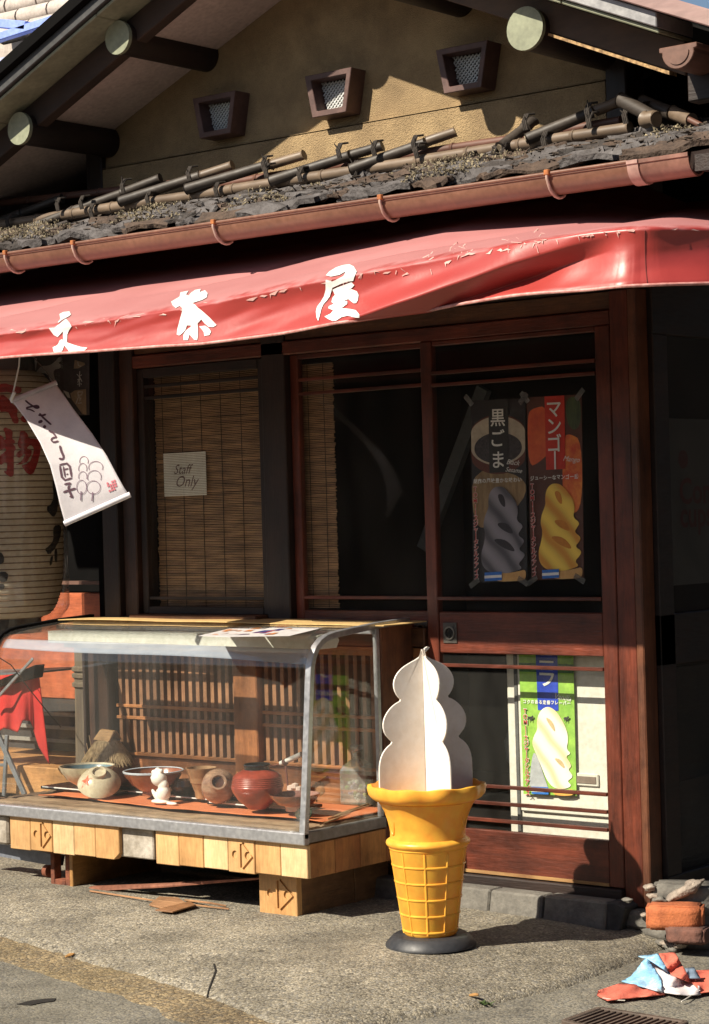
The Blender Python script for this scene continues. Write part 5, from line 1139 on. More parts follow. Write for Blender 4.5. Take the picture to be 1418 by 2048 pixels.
# swoosh reliefs on the collar
for s_ in (-1, 1):
    a0 = va+s_*1.15; pts = []
    for k in range(9): a = a0+.35*(k/8-.5); z = .395-.05*math.sin(k/8*math.pi)+.02*s_*(k/8); r_ = .872*interp([(.335,.128),(.352,.131),(.375,.137),(.398,.146),(.418,.158)], z); pts.append((CX+r_*math.cos(a), CY+r_*math.sin(a), CZ+z))
    part('relief', MB().tube(pts, [.001+.003*math.sin(math.pi*(k+.5)/9) for k in range(9)], 8), orm, cone, smooth=True)
# the two crossed cut-out boards
_s = 1/691.
def half(pts): return [(a/617., (1590-y)*_s) for a, y in pts]
SIL = half([(0,1306),(3,1318),(14,1326),(30,1333),(46,1342),(58,1354),(65,1370),(64,1386),(57,1400),(49,1408),(63,1414),(77,1426),(87,1442),(90,1458),(86,1474),(76,1486),(70,1492),(84,1502),(94,1516),(99,1534),(100,1552),(100,1600)])
def dens(pts):
    for _ in range(1):
        q = [pts[0]]
        for a, b in zip(pts, pts[1:]): q += [(a[0]*.75+b[0]*.25, a[1]*.75+b[1]*.25), (a[0]*.25+b[0]*.75, a[1]*.25+b[1]*.75)]
        pts = q+[pts[-1]]
    return pts
SIL = dens(SIL)
wb = pm('swirl_board', (.85,.80,.74), (.80,.74,.67), scale=5, rough=.55, bump=.04, bs=40, trans=.10)
ztop = .478-.012
def board(dirv, side, th, nm, tip=False):
    d = Vector(dirv).normalized()*side; nrm = Vector((-d.y, d.x, 0)).normalized()*th/2; k = 1.02 if not tip else 1.0
    prof_ = [(.0035, -.02)]+[(max(r_, .0035), z) for r_, z in SIL][::-1]
    pts = [(r_ if r_ > .0036 else .0035, z) for r_, z in prof_]; pts[1] = (pts[1][0], -.02)
    if tip: pts = [p_ for p_ in pts if p_[1] < .400]+[(.006,.398),(.024,.414),(.014,.417),(.005,.412),(.0035,.406)]
    P_ = [Vector((CX,CY,CZ+ztop+z))+d*r_-nrm for r_, z in pts]
    part(nm, MB().prism(P_, nrm*2), wb, cone, bevel=.0012)
DA = (.36,.945,0); DB = (.91,-.37,0)
DB = (.90,-.44,0)
board(DA, -1, .006, 'swirl_half'); board(DA, 1, .006, 'swirl_half', True); board(DB, 1, .0058, 'swirl_half'); board(DB, -1, .0058, 'swirl_half')

# ------------------------------------------------------------------ hanging white banner
bm_ = pm('banner_cloth', (.90,.88,.90), (.84,.81,.85), scale=4, rough=.8, bump=.1, bs=200, trans=.45)
Lc = [(25,803),(52,838),(80,885),(100,930),(112,975),(120,1010),(130,1047)]; Rc = [(112,768),(150,822),(185,868),(214,912),(235,952),(248,975),(258,990)]
BY = -.82
def crv(c, v): k = v*(len(c)-1); i = min(len(c)-2, int(k)); t = k-i; return (c[i][0]+(c[i+1][0]-c[i][0])*t, c[i][1]+(c[i+1][1]-c[i][1])*t)
def ban(u, v):
    a = crv(Lc, v); b = crv(Rc, v); px, py = a[0]+(b[0]-a[0])*u, a[1]+(b[1]-a[1])*u
    return PY(px, py, -.82+.13*u-.04*math.sin(v*2.6)+.012*math.sin(u*3.1)*(1-v))
Bn = thing('hanging_banner', tuple(ban(.5, 0)), 'white cloth banner lettered for dumplings, swinging under the left of the awning', 'banner')
bc = part('banner_cloth', MB().shell(ban, 30, 60, .0012), bm_, Bn, smooth='all', fix=False)
part('top_rod', MB().tube([ban(-.03,.0)+Vector((0,0,.004)), ban(.5,.0)+Vector((0,0,.004)), ban(1.02,.0)+Vector((0,0,.004))], .0085, 12), flat('rod_white', (.72,.70,.74), .4), Bn, smooth=True)
part('bottom_rod', MB().tube([ban(-.01,1.0), ban(.5,1.0), ban(1.02,1.0)], .0095, 12), flat('rod_white', (.72,.70,.74), .4), Bn, smooth=True)
part('cord', MB().tube([ban(-.03,0), PY(38,732,BY), PY(40,700,BY)], .0028, 8), flat('cord_white', (.75,.72,.68), .7), Bn, smooth=True)
part('cord_knot', MB().tube([PY(22,800,BY-.01), PY(29,784,BY-.01)], .006, 8), flat('cord_white', (.75,.72,.68), .7), Bn, smooth=True)
part('cord', MB().tube([ban(1.0,0), PY(85,735,BY+.1), PY(55,700,BY+.1)], .0018, 6), flat('cord_dark', (.10,.08,.07), .7), Bn)
BB = bvh_of(bc)
def zz(pts): return zo(pts, 0, 700, 5.064)
ink = flat('brush_ink', (.10,.05,.07), .8)
strokes = [([(255,515),(290,545),(330,572),(372,598),(400,588),(385,566),(330,575),(262,592)], 13), ([(262,600),(305,606),(352,630)], 10),
 ([(388,662),(430,668),(466,655)], 15), ([(400,645),(430,682),(470,718),(520,762)], 14), ([(388,738),(430,720)], 22), ([(440,792),(462,768)], 22),
 ([(492,820),(512,832),(538,842),(556,870),(575,886),(532,892),(514,915),(538,940),(592,925)], 13), ([(605,970),(620,1030),(645,1080),(638,1110),(596,1102)], 17),
 ([(602,1165),(700,1145),(725,1288)], 17), ([(605,1172),(632,1325),(730,1298)], 17), ([(640,1180),(660,1290)], 12), ([(648,1212),(692,1202)], 11), ([(672,1262),(690,1256)], 10),
 ([(650,1362),(722,1346),(690,1388),(702,1432),(738,1502),(705,1480)], 17), ([(640,1442),(700,1420),(768,1402)], 16)]
for pts, wd in strokes: decal('brush_stroke', [zz(smoothpoly(strokepoly(pts, wd*1.35), 1))], BB, ink, Bn, .0015+.0001*len(pts), 4)
ln = flat('drawing_line', (.20,.13,.18), .8)
for k, (cx, cy, rx, ry) in enumerate(((850,1130,44,50),(838,1205,42,55),(838,1285,42,52),(826,1390,50,70),(970,1190,72,60),(956,1290,70,68),(946,1392,70,66))):
    ring = [(cx+rx*math.cos(t), cy+ry*math.sin(t)) for t in [2*math.pi*i/22 for i in range(23)]]
    part0 = ring if k in (3, 6) else [(cx+rx*math.cos(t), cy+ry*math.sin(t)) for t in [math.pi*.86+1.28*math.pi*i/18 for i in range(19)]]
    hf = len(part0)//2+1
    for q_, sub_ in enumerate((part0[:hf], part0[hf-1:])): decal('dumpling_outline', [zz(strokepoly(sub_, 6))], BB, ln, Bn, .0016+.0001*k+.00005*q_, 5)
for pts in ([(822,1430),(818,1525)], [(940,1440),(932,1530)]): decal('skewer', [zz(strokepoly(pts, 12))], BB, ln, Bn, .0026, 5)
sealm = flat('seal_red', (.62,.18,.22), .8)
for i in range(4):
    for j in range(4):
        if (i*3+j*5) % 7 == 3: continue
        a = lambda u, v: (1075+95*u+30*v, 1345-35*u+100*v); u0, v0 = i/4+.02, j/4+.02
        decal('seal_mark', [zz([a(u0, v0), a(u0+.2, v0), a(u0+.2, v0+.19), a(u0, v0+.19)])], BB, sealm, Bn, .002, None)

# ------------------------------------------------------------------ big paper lantern in its plastic cover
LY = -.08; lc = PY(2, 985, LY); pxm = 4300/((lc-CAM).dot(_f)); rL = 122/pxm; z0L, z1L = PY(0,1235,LY).z, PY(0,745,LY).z
LN = thing('paper_lantern', (lc.x, lc.y, z0L), 'large cream paper lantern with red and black brush lettering at the left edge', 'lantern')
pp_ = []; nrib = 40; Hh = z1L-z0L
for k in range(nrib*4+1):
    t = k/(nrib*4); env = (1-abs(2*t-1)**5)**.5 if 0 < t < 1 else 0; r_ = rL*(.62+.38*env)-.0032*abs(math.cos(math.pi*k/4)); pp_.append((max(.01, r_), z0L+Hh*t))
lpm = pm('lantern_paper', (.74,.66,.50), (.62,.54,.40), scale=5, rough=.85, bump=.1, trans=.25)
LP_ = part('paper_shade', MB().lathe((lc.x, lc.y, 0), pp_, 56, None, False), lpm, LN, smooth='all')
ribm = flat('lantern_rib', (.20,.12,.06), .8); mb = MB()
for k in range(nrib+1):
    t = k/nrib; env = (1-abs(2*t-1)**5)**.5 if 0 < t < 1 else 0; r_ = rL*(.62+.38*env)-.001; zc = z0L+Hh*t; tilt = .05
    mb.tube([(lc.x+r_*math.cos(a), lc.y+r_*math.sin(a), zc) for a in [2*math.pi*i/48 for i in range(49)]], .0022, 5)
part('hoops', mb, ribm, LN, kind='stuff')
for zc, rr in ((z0L-.03, rL*.60), (z1L+.03, rL*.60)): part('end_ring', MB().lathe((lc.x, lc.y, zc), [(rr*.9,-.03),(rr,-.03),(rr,.03),(rr*.9,.03)], 40, None, False), flat('lantern_black', (.02,.018,.016), .5), LN, smooth=True)
BL_ = bvh_of(LP_)
z4 = lambda pts: zo(pts, 0, 740, 9.307); z5 = lambda pts: zo(pts, 0, 940, 5.6875)
rd = flat('lantern_red', (.34,.012,.012), .8); bk = flat('lantern_ink', (.015,.012,.012), .8)
for g, m in (([z4([(50,1090),(110,1070),(240,1120),(220,1290),(275,1320),(280,1350),(235,1390),(290,1440),(290,1470),(250,1540),(255,1900),(240,1985),(190,2000),(150,1970),(55,1880),(130,1890),(130,1700),(-20,1800),(-20,1590),(110,1520),(110,1450),(-20,1500),(-20,1200),(30,1210),(70,1270),(80,1310),(105,1300),(95,1180)]),
               z4([(520,1275),(690,1285),(745,1380),(745,1500),(700,1700),(640,1880),(580,1945),(500,1930),(420,1830),(400,1770),(440,1770),(540,1720),(600,1580),(630,1450),(560,1400),(480,1450),(560,1480),(590,1530),(540,1650),(450,1750),(260,1785),(350,1740),(430,1640),(470,1540),(400,1600),(350,1650),(300,1610),(290,1560),(400,1480),(330,1430),(320,1340),(350,1290),(370,1130),(440,1130),(520,1210)])], rd),
             ([z4([(-20,480),(90,470),(200,600),(330,720),(310,840),(350,940),(330,990),(240,990),(200,880),(140,770),(-20,780)]), z4([(380,880),(440,830),(560,970),(400,975),(370,920)]), z4([(-20,270),(120,260),(330,310),(400,350),(380,430),(300,440),(180,420),(100,400),(-20,430)])], rd),
             ([z5([(590,110),(640,90),(650,280),(650,430),(620,530),(570,520),(510,430),(590,370),(600,260),(590,210)]), z5([(600,640),(680,620),(690,720),(630,880),(550,970),(495,900),(570,850),(600,780),(595,700)]), z5([(570,980),(600,980),(580,1080),(550,1080)]), z5([(610,900),(645,900),(640,1060),(610,1040)]), z5([(-20,930),(30,950),(50,1000),(40,1060),(-20,1080)]), z5([(-20,1160),(90,1160),(90,1230),(70,1270),(-20,1270)]), z5([(-20,1300),(60,1300),(40,1360),(-20,1360)])], bk)):
    for p_ in g: decal('character', [smoothpoly(p_, 1)], BL_, m, LN, .004, 3.5)
def plas(u, v):
    a = u*2*math.pi; t = v; r_ = rL*1.05*(1 if t > .08 else .75+.25*(t/.08)); r_ += .006*nz(math.cos(a)*2, math.sin(a)*2, t*5)+.005*nz(math.cos(a)*7, math.sin(a)*7, t*3)+.006*(1-t)**3*nz(math.cos(a)*12, math.sin(a)*12, t*4)
    return (lc.x+r_*math.cos(a), lc.y+r_*math.sin(a), z0L-.05+(Hh+.12)*t)
part('plastic_cover', MB().grid(plas, 120, 70), plasticm, LN, smooth='all', fix=False)

# dark cloth sign behind it
sg = thing('shop_curtain', tuple(PY(122,718,.14)), 'dark hanging shop curtain with white brush characters behind the white banner', 'curtain')
sc_ = part('curtain_cloth', MB().shell(lambda u, v: PY(-60+235*u, 700+(133-3*u)*v, .14)+Vector((0,.02*math.sin(u*9),0)), 40, 12, .002), pm('curtain_dark', (.15,.125,.13), (.10,.085,.088), scale=7, rough=.9), sg, smooth='all', fix=False)
BS = bvh_of(sc_)
bg2 = flat('curtain_tan', (.55,.40,.27), .9); cw = flat('curtain_white', (.85,.82,.78), .9)
zs = lambda pts: zo(pts, 0, 700, 5.064)
decal('tan_dot', [zs([(760,100),(860,130),(865,150),(800,185),(750,190)])], BS, bg2, sg, .002, 4); decal('tan_dot', [zs([(715,440),(760,410),(875,395),(880,655),(840,650),(730,500)])], BS, bg2, sg, .002, 4)
decal('tan_dot', [zs([(70,100),(190,90),(250,150),(260,215),(200,200),(120,160)])], BS, bg2, sg, .002, 4)
decal('brush_figure', [zs(smoothpoly([(560,120),(600,70),(640,65),(630,110),(590,130),(625,150),(620,185),(550,200),(545,250),(580,340),(520,330),(490,240),(400,230),(370,340),(355,330),(360,240),(420,160),(500,160)],1))], BS, cw, sg, .003, 4)
decal('brush_figure', [zs([(355,85),(375,85),(380,120),(365,210),(355,120)])], BS, cw, sg, .003, 4); decal('brush_figure', [zs([(640,405),(700,430),(720,490),(690,480)])], BS, cw, sg, .003, 4)
for pts in ([(795,120),(800,160),(830,165)], [(785,245),(810,270),(835,250)], [(815,215),(812,280),(795,330)], [(812,270),(838,320)], [(790,300),(830,296)], [(813,300),(812,370)], [(800,340),(795,355)], [(825,335),(832,352)],
            [(795,425),(845,425),(835,450)], [(795,430),(800,480),(775,545)], [(800,458),(835,455)], [(812,470),(820,500),(830,485)], [(820,490),(815,520)], [(795,540),(835,535)]):
    decal('brush_stroke', [zs(strokepoly(pts, 8))], BS, cw, sg, .0035, 4)

# ------------------------------------------------------------------ annex to the left
AN = thing('side_annex', (-3.6, .5, -.1), 'dark timber annex wall with an orange brown wainscot at the far left', 'annex')
AY = .42
wains = wood('annex_wainscot', (.50,.13,.05), (.40,.095,.035), 'x', .55)
pA = PY(115,1186,AY); part('wainscot', MB().box(-6.5, -2.42, AY, AY+.05, .45, pA.z), wains, AN, bevel=.003)
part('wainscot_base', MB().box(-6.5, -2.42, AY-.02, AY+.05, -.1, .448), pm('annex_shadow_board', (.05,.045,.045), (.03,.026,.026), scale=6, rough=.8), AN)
for k in range(3): part('louvre', MB().box(-6.5, -2.5, AY-.035, AY-.022, .27+.055*k, .285+.055*k), flat('louvre_grey', (.25,.24,.22), .7), AN)
zr_ = PY(130,1165,AY).z; part('rail', MB().box(-6.5, -2.42, AY-.01, AY+.03, zr_-.008, zr_+.006), pm('annex_rail', (.20,.11,.08), (.12,.06,.045), scale=9), AN)
part('dark_opening', MB().box(-6.5, -2.42, AY+.08, AY+.12, .5, 2.7), black, AN)
xp = PY(192,1000,.10).x, PY(224,1000,.10).x
part('annex_post', MB().box(xp[0], xp[1], .10, .16, -.1, 1.9), black, AN, bevel=.004)
wl = [PY(217,1107,AY+.02), PY(231,1107,AY+.02), PY(231,1139,AY+.02), PY(218,1139,AY+.02)]
part('lit_chink', MB().prism(wl, (0,.01,0)), flat('chink_light_white', (.9,.9,.88), .6), AN)  # white panel painted as a patch of light in the dark opening
part('annex_roof', MB().box(-7, -2.25, -.30, .5, 1.90, 1.95), black, AN)
part('floor_ledge', MB().box(-6.5, -2.36, -.05, AY, .12, .235), wood('ledge_wood', (.52,.27,.10), (.40,.19,.07), 'x', .6), AN, bevel=.004)
lp_ = PY(170,1420,-.02)
lgm = pm('old_log', (.17,.13,.085), (.08,.06,.045), scale=14, stretch=(1,1,.2), rough=.8, bump=.8)
o = thing('log_pillar', (lp_.x, -.02, .0), 'weathered round wooden pillar behind the left end of the display case', 'pillar')
part('shaft', MB().lathe((lp_.x, .02, 0), [(.0,.0),(.074,.0),(.070,.30),(.066,.55),(.068,.60)], 28, None, False), lgm, o, smooth=True)
for zc in (.595, .56, .62): part('ring', MB().lathe((lp_.x, .02, zc), [(.066,-.012),(.076,-.006),(.076,.006),(.066,.012)], 28, None, False), lgm, o, smooth=True)
part('shaft_top', MB().lathe((lp_.x, .02, 0), [(.064,.60),(.066,.80),(.0,.80)], 28, None, False), lgm, o, smooth=True)
# bench with red felt cloth and folding stand
redc = pm('red_felt', (.60,.03,.025), (.42,.018,.016), scale=5, rough=.95, bump=.2, bs=200)
bY = -.10
Bq = thing('folding_table', tuple(PY(0,1500,bY)), 'folding table with grey metal legs beyond the left end of the case', 'table')
def seg(p, q, r, y0=bY, y1=bY, m=alum, n='leg'): part(n, MB().beam(PY(*p, y0), PY(*q, y1), r, r*.6, (0,1,0)), m, Bq, bevel=.002)
gm2 = pm('grey_steel', (.24,.26,.29), (.17,.18,.20), scale=10, rough=.45, metal=.4)
seg((-10,1455),(50,1590),.022, m=gm2); seg((14,1470),(8,1592),.018,m=gm2); seg((-20,1530),(14,1530),.012,m=gm2,n='brace')
part('table_top', MB().prism([PY(-160,1352,bY), PY(72,1343,bY), PY(72,1347,bY), PY(-160,1357,bY)], (0,.3,0)), gm2, Bq)
seg((-20,1412),(66,1317),.012, -.16, -.16, m=alum, n='rail'); part('dark_board', MB().prism([PY(-30,1372,-.15), PY(70,1330,-.15), PY(66,1356,-.15), PY(-30,1380,-.15)], (0,.05,0)), black, Bq)
part('cable', MB().tube([PY(-10,1310,-.2), PY(22,1330,-.2), PY(60,1380,-.18), PY(100,1430,-.16), PY(122,1455,-.14)], .0022, 6), black, Bq)
def feltf(u, v):
    p_ = [(-90,1362),(-40,1358),(0,1352),(40,1346),(76,1341)]; k = u*4; i = min(3, int(k)); t = k-i; px = p_[i][0]+(p_[i+1][0]-p_[i][0])*t; py = p_[i][1]+(p_[i+1][1]-p_[i][1])*t
    ln_ = interp([(0,110),(.45,112),(.55,105),(.72,118),(.78,95),(.9,100),(.94,150),(1,188)], u)
    if u > .9: px2 = px+ (22*v*(u-.9)*10)
    else: px2 = px
    return PY(px2, py+ln_*v, bY-.012-.012*math.sin(u*26)*v+.02*v*(u > .9))
o = part('red_felt_cloth', MB().shell(feltf, 70, 24, .003), redc, None, smooth='all', fix=False); tag(o, 'bright red felt cloth draped over the folding table at the left', 'cloth')
# grey steel channel lying under the left end of the case
gq = thing('steel_channel', tuple(PY(60,1720,-.47)), 'blue grey steel channel lying on the ground left of the case foot', 'steel bar')
part('web', MB().prism([PY(-40,1682,-.47), PY(118,1712,-.45), PY(114,1733,-.45), PY(-40,1706,-.47)], (0,.03,0)), pm('blue_grey_steel', (.20,.22,.26), (.13,.14,.17), scale=12, rough=.5, metal=.3), gq)
part('flange', MB().prism([PY(-40,1680,-.52), PY(70,1701,-.51), PY(118,1712,-.45), PY(-40,1682,-.47)], (0,0,.003)), pm('blue_grey_steel', (.20,.22,.26), (.13,.14,.17)), gq)

# ------------------------------------------------------------------ debris, bricks, fallen cloth
def rock(name, px, py, y, sz, m, label, cat, seed, flatz=.7, rotz=0, cube=False, group=None, zc=None):
    c = PY(px, py, y); bm = bmesh.new(); r_ = random.Random(seed)
    if cube: bmesh.ops.create_cube(bm, size=2); bmesh.ops.bevel(bm, geom=bm.edges[:], offset=.13, segments=2, affect='EDGES')
    if cube: bmesh.ops.triangulate(bm, faces=bm.faces[:]); bmesh.ops.subdivide_edges(bm, edges=[e for e in bm.edges if e.calc_length() > .5], cuts=3, use_grid_fill=True)
    if not cube: bmesh.ops.create_icosphere(bm, subdivisions=3, radius=1)
    Mz = Matrix.Rotation(rotz, 3, 'Z')
    for v in bm.verts:
        k = 1+(.05 if cube else .42)*noise.noise(v.co*1.4+Vector((seed,0,0)))+(.03 if cube else .12)*noise.noise(v.co*5+Vector((0,seed,0)))
        q = Vector((v.co.x*sz[0]*k, v.co.y*sz[1]*k, v.co.z*sz[2]*k)); v.co = Mz@q
    me = bpy.data.meshes.new(name); bm.to_mesh(me); bm.free(); me.materials.append(m); o = bpy.data.objects.new(name, me); C.objects.link(o); o.location = c
    for p_ in me.polygons: p_.use_smooth = True
    tag(o, label, cat, group); return o
brm = pm('orange_brick', (.46,.14,.05), (.30,.08,.03), scale=9, rough=.85, bump=.6, bs=120)
brd = pm('dark_brick', (.16,.07,.05), (.06,.035,.03), scale=9, rough=.9, bump=.8, bs=90); con = pm('concrete_lump', (.34,.29,.24), (.16,.13,.11), scale=14, rough=.95, bump=1, bs=60, dist=.01)
rock('brick', 1351, 1832, -.17, (.085,.045,.036), brm, 'orange worn brick on the rubble at the building corner', 'brick', 3, cube=True, rotz=.45)
rock('broken_tile', 1378, 1868, -.18, (.060,.04,.024), brd, 'dark broken brick piece under the orange brick', 'brick', 6, cube=True, rotz=.2)
rock('concrete_lump', 1372, 1795, -.06, (.095,.06,.045), stone, 'grey mortar lump on top of the orange brick', 'rubble', 9, cube=True, rotz=.5)
rock('mortar_ridge', 1364, 1785, -.12, (.080,.02,.016), con, 'pale pebbly mortar ridge slanting up behind the brick', 'rubble', 12, rotz=.3).rotation_euler = (0, R(-32), 0)
rock('mortar_lump', 1384, 1772, -.10, (.024,.02,.022), con, 'pale rounded mortar knob at the top of the rubble', 'rubble', 14)
for i, (px, py, s_) in enumerate(((1318,1800,.018),(1330,1888,.014),(1345,1895,.02),(1360,1890,.016),(1340,1903,.012),(1305,1792,.014),(1322,1885,.013),(1290,1830,.010),(1255,1800,.012),(1300,1775,.016))):
    rock('rubble_stone', px, py, -.15, (s_*1.4, s_, s_*.7), con if i % 2 else stone, ['round grey stone left of the orange brick, against the post foot', 'small pale stone under the left of the dark brick', 'pale stone beneath the dark broken brick', 'grey stone right under the dark broken brick', 'smallest pale stone in front of the rubble footing', 'grey pebble at the upper left of the orange brick', 'pale crumb below the left end of the orange brick', 'grey crumb touching the left side of the orange brick', 'tiny pale stone at the foot of the dark foundation block', 'grey stone on the foundation corner by the post'][i], 'stone', 20+i, group='small stones round the brick')
rock('rubble_footing', 1362, 1876, -.05, (.12,.06,.05), stone, 'grey broken footing under the rubble at the building corner', 'footing', 31)
# wood scraps in front of the case
wsm = wood('scrap_wood', (.44,.24,.11), (.28,.14,.07), 'x', .8)
def scrap(name, px4, th, m, label, grp=None):
    q = [PZ(a, b, z) for a, b, z in px4]; o = part(name, MB().prism(q, (0,0,th)), m, None, bevel=.001); tag(o, label, 'wood scrap', grp)
scrap('wood_scrap', ((298,1812,-.098),(340,1822,-.098),(384,1816,-.098),(356,1798,-.092),(318,1796,-.09)), .006, wsm, 'pale broken plywood scrap on the ground under the case')
scrap('wood_scrap', ((310,1822,-.094),(345,1826,-.094),(392,1812,-.09),(380,1805,-.088)), .005, wood('scrap_dark', (.30,.15,.07), (.18,.09,.04), 'x'), 'darker wood splinter leaning on the plywood scrap')
o = part('thin_stick', MB().tube([PZ(180,1782,-.095), PZ(300,1800,-.09), PZ(458,1818,-.095)], .003, 6), wsm, None); tag(o, 'long thin stick lying in the shade under the case', 'stick')
o = part('thin_stick', MB().tube([PZ(370,1800,-.095), PZ(420,1806,-.085), PZ(452,1812,-.095)], .0035, 6), wsm, None); tag(o, 'short stick beside the plywood scrap under the case', 'stick')
for i, (px, py) in enumerate(((118,1785),(205,1782),(222,1786))): 
    o = rock('crumb', px, py, -.5, (.014,.010,.007), con, ['pale crumb left of the rusty iron foot','pale crumb right of the lit plank foot','pale crumb at the end of the thin stick'][i], 'rubble', 40+i, group='crumbs by the case foot'); o.location.z = apron_z(o.location.x, o.location.y)+.004
# fallen cloth flag
sw = thing('fallen_flag', tuple(PZ(1300,1990,-.15)), 'crumpled red and sky blue cloth flag lying on the street', 'flag')
zg = -.150
fr_ = pm('flag_red', (.62,.15,.10), (.55,.12,.08), scale=8, rough=.85, bump=.2, bs=150); fb_ = pm('flag_blue', (.22,.46,.68), (.58,.64,.68), scale=7, rough=.85, bump=.2, bs=150, contrast=(.40,.52)); fp_ = pm('flag_pale', (.66,.60,.60), (.58,.54,.56), scale=8, rough=.85, bump=.2)
def gp(px, py, h=0):      # point above the street: ground hit lifted by h (metres), keeping the photo outline
    return PZ(px, py, zg+h)
def fold_piece(name, pts, m, th=.003):
    """pts (px, py, height above the street): a crumpled cloth facet with its own thickness"""
    v, f = cdt([[(a, b) for a, b, _ in pts]], 6.0); vs = []
    for a, b in v:
        ws = [(1/(.5+(a-p_)**2+(b-q_)**2)**1.1, h_) for p_, q_, h_ in pts]; W_ = sum(x for x, _ in ws); h = sum(x*y for x, y in ws)/W_
        h += .0035*math.sin(a*.09+b*.16+2*nz(a*.02, b*.02))+.002*nz(a*.05, b*.08, 3)
        vs.append(gp(a, b, max(.001, h)))
    cnt = {}
    for t_ in f:
        for a, b in zip(t_, t_[1:]+t_[:1]): cnt[(a, b)] = 1
    used = {}; par = {k: k for k in range(len(vs))}
    def root(k):
        while par[k] != k: k = par[k]
        return k
    for t_ in f:
        for k in t_[1:]: par[root(k)] = root(t_[0])
    sz = {}
    for t_ in f: sz[root(t_[0])] = sz.get(root(t_[0]), 0)+1
    big = max(sz, key=sz.get); f = [t_ for t_ in f if root(t_[0]) == big]; ids = sorted({k for t_ in f for k in t_}); re_ = {k: i for i, k in enumerate(ids)}
    vs = [vs[k] for k in ids]; f = [tuple(re_[k] for k in t_) for t_ in f]; cnt = {(a, b): 1 for t_ in f for a, b in zip(t_, t_[1:]+t_[:1])}
    N = len(vs); mb = MB(); mb.add(vs+[p_-Vector((0,0,th)) for p_ in vs], list(f)+[tuple(k+N for k in t_[::-1]) for t_ in f]+[(b, a, a+N, b+N) for (a, b) in cnt if (b, a) not in cnt])
    return part(name, mb, m, sw, smooth='all')
fold_piece('red_fold', [(1194,1990,.004),(1196,1981,.012),(1240,1966,.012),(1268,1968,.016),(1322,1984,.006),(1330,1988,.003),(1280,1993,.003),(1215,2000,.002)], fr_)
fold_piece('blue_fold', [(1243,1962,.010),(1262,1952,.022),(1285,1922,.05),(1294,1914,.06),(1322,1958,.03),(1325,1984,.008),(1300,1977,.012),(1268,1968,.014)], fb_)
fold_piece('blue_fold', [(1276,1912,.062),(1316,1907,.068),(1344,1948,.035),(1294,1916,.058)], fb_)
fold_piece('pale_fold', [(1294,1918,.052),(1344,1950,.036),(1400,1972,.018),(1402,1988,.006),(1375,1990,.004),(1326,1984,.006),(1318,1956,.024)], fp_)
fold_piece('red_fold', [(1318,1907,.068),(1350,1904,.07),(1370,1940,.045),(1386,1966,.022),(1342,1948,.037)], fr_)
fold_piece('red_fold', [(1386,1966,.020),(1372,1942,.040),(1440,1938,.030),(1460,1975,.010),(1402,1985,.010)], fr_)
fold_piece('blue_patch', [(1370,1936,.050),(1388,1934,.050),(1401,1956,.036),(1378,1955,.036)], pm('flag_slate', (.16,.22,.30), (.12,.16,.22), scale=8, rough=.85))
part('tie_string', MB().tube([gp(1384,1990,.004), gp(1372,1998,.004), gp(1363,2003,.002)], .0022, 6), flat('tie_white', (.6,.56,.5), .8), sw); part('tie_string', MB().tube([gp(1205,1996,.008), gp(1230,2000,.003), gp(1250,2001,.002)], .0014, 6), flat('tie_white', (.6,.56,.5), .8), sw)
# small weed and leaf by the crack
wm = flat('weed_green', (.06,.10,.025), .8); mb = MB(); c0 = PZ(965,2008,-.15)
for k in range(26):
    a = random.uniform(0,6.28); l = random.uniform(.008,.022); b = c0+Vector((random.uniform(-.04,.03), random.uniform(-.01,.01), 0)); d = Vector((math.cos(a), math.sin(a), .5))*l; s_ = Vector((-d.y, d.x, 0)).normalized()*.002
    mb.add([b-s_, b+s_, b+d*.6+s_*1.5, b+d, b+d*.6-s_*1.5], [(0,1,2,3,4)])
o = part('weeds', mb, wm, None, kind='stuff', fix=False); o['label'] = 'tiny green weeds in the crack of the street'; o['category'] = 'weeds'

# ------------------------------------------------------------------ neighbouring roof, top left
NR = thing('neighbour_roof', (-5.6, 3, 3.9), 'sunlit neighbouring roof with pale tiles, corrugated sheets and blue painted bars', 'roof')
tw = pm('pale_tile', (.52,.46,.42), (.36,.31,.28), scale=8, rough=.7, bump=.3); cs = pm('corrugated_plastic', (.34,.40,.62), (.52,.52,.56), scale=2.5, rough=.4, bump=.05); blu = pm('blue_painted_bar', (.26,.36,.80), (.22,.31,.72), scale=5, rough=.5)
NY = 3.0
for row in range(4):
    for k in range(7):
        a = (-60+k*62+row*22, 8+row*21-k*15-0); p0 = PY(a[0], a[1], NY+.1*(4-row)); p1 = PY(a[0]+58, a[1]-14, NY+.1*(4-row))
        part('roof_tile', MB().tube([p0, p1], [.058,.056], 12), tw, NR, smooth=True)
part('tile_bed', MB().prism([PY(-60,-40,NY+.5), PY(420,-160,NY+.5), PY(420,60,NY+.5), PY(-60,140,NY+.5)], (0,.05,0)), tw, NR)
def cor(u, v):
    p_ = PY(-30+300*u, 125-62*u+62*v, NY-.1-.25*v); return p_+Vector((0, 0, .014*math.sin(v*26+u*1.0)))
part('corrugated_sheet', MB().shell(cor, 8, 60, .004), cs, NR, smooth='all', fix=False)
part('corrugated_sheet', MB().shell(lambda u, v: cor(u*.5+.0, v)+Vector((0,-.02,.01))*(1-v)+Vector((.0,-.03,-.02)), 8, 60, .004), pm('corrugated_plastic2', (.42,.43,.50), (.32,.36,.50), scale=3, rough=.4), NR, smooth='all', fix=False)
for a, b, w_ in (((-40,88),(170,20),.045), ((-40,44),(56,52),.05), ((-40,152),(90,100),.06)): part('blue_bar', MB().beam(PY(*a, NY-.45), PY(*b, NY-.45), .05, w_, (0,0,1)), blu, NR, bevel=.004)
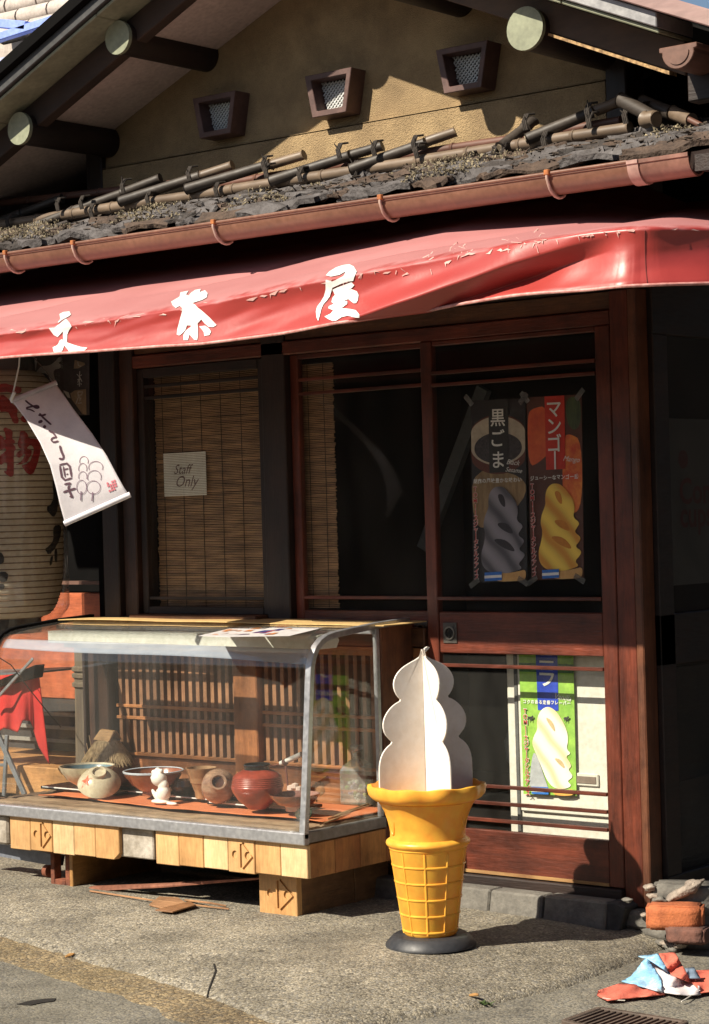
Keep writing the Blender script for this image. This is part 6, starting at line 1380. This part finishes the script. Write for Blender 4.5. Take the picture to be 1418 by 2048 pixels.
part('rusty_bracket', MB().box(*(lambda c: (c.x-.03, c.x+.03, c.y-.03, c.y+.03, c.z-.04, c.z+.04))(PY(162,24,NY-.4))), pm('orange_rust', (.45,.16,.04), (.25,.08,.03)), NR)
part('shadow_wall', MB().box(-9, -3.2, NY-.2, NY+1, 1.5, PY(40,145,NY-.2).z), black, NR)

# ------------------------------------------------------------------ unseen house added across the street to darken reflections and sky light
OH = thing('unseen_opposite_house', (-8, -10, -.17), 'long dark timber house added across the street, seen only as reflections in the glass', 'house')
ohm = wood('opposite_boards', (.10,.07,.05), (.05,.035,.028), 'z', .8)
part('wall', MB().box(-30, 16, -10.3, -10, -.17, 2.6), ohm, OH); part('roof', MB().prism([(-30,-9.2,2.5),(-30,-9.2,2.62),(-30,-12,3.7),(-30,-12,3.5)], (46,0,0)), tilem, OH)
for k in range(12):
    w_ = part('window', MB().box(-26+3.4*k, -24.4+3.4*k, -9.99, -9.95, .9, 2.3), dark['z'], OH); part('pane', MB().box(-25.9+3.4*k, -24.5+3.4*k, -9.945, -9.94, 1.0, 2.2), interior, w_)
part('side_wall', MB().box(6.5, 7, -10, -2.5, -.17, 4.2), ohm, OH)  # unseen wall added for the glass to mirror

# unseen house added beyond the alley to darken the side window's reflection
NH = thing('unseen_alley_house', (2.6, 3, -.17), 'dark boarded house added across the alley on the right, outside the picture', 'house')
part('wall', MB().box(2.4, 3, .1, 9, -.17, 4.0), dark['z'], NH); part('roof', MB().prism([(2.1,.1,3.9),(3,.1,4.4),(3,.1,4.5),(2.1,.1,4.0)], (0,8.9,0)), tilem, NH)

# small leaves caught in the gutter strip
lfm = pm('dead_leaf', (.42,.24,.08), (.24,.12,.04), scale=30, rough=.9)
for i, (px, py, wh) in enumerate(((948,1999,'curled brown leaf in the crack right of the weeds'),(140,1910,'brown leaf scrap at the left of the gutter strip'))):
    c = PZ(px, py, -.14); c.z = max(apron_z(c.x, c.y), street_z(c.x, c.y))+.006; a = i*1.3; d = Vector((math.cos(a), math.sin(a), .15))*.016; e = Vector((-math.sin(a), math.cos(a), .3))*.007
    o = part('dead_leaf', MB().shell(lambda u, v: c+d*(2*u-1)+e*(2*v-1)*math.sin(math.pi*min(.97, max(.03, u)))+Vector((0,0,.006*(2*v-1)**2)), 8, 4, .0006), lfm, None, smooth='all', fix=False); tag(o, wh, 'leaf')
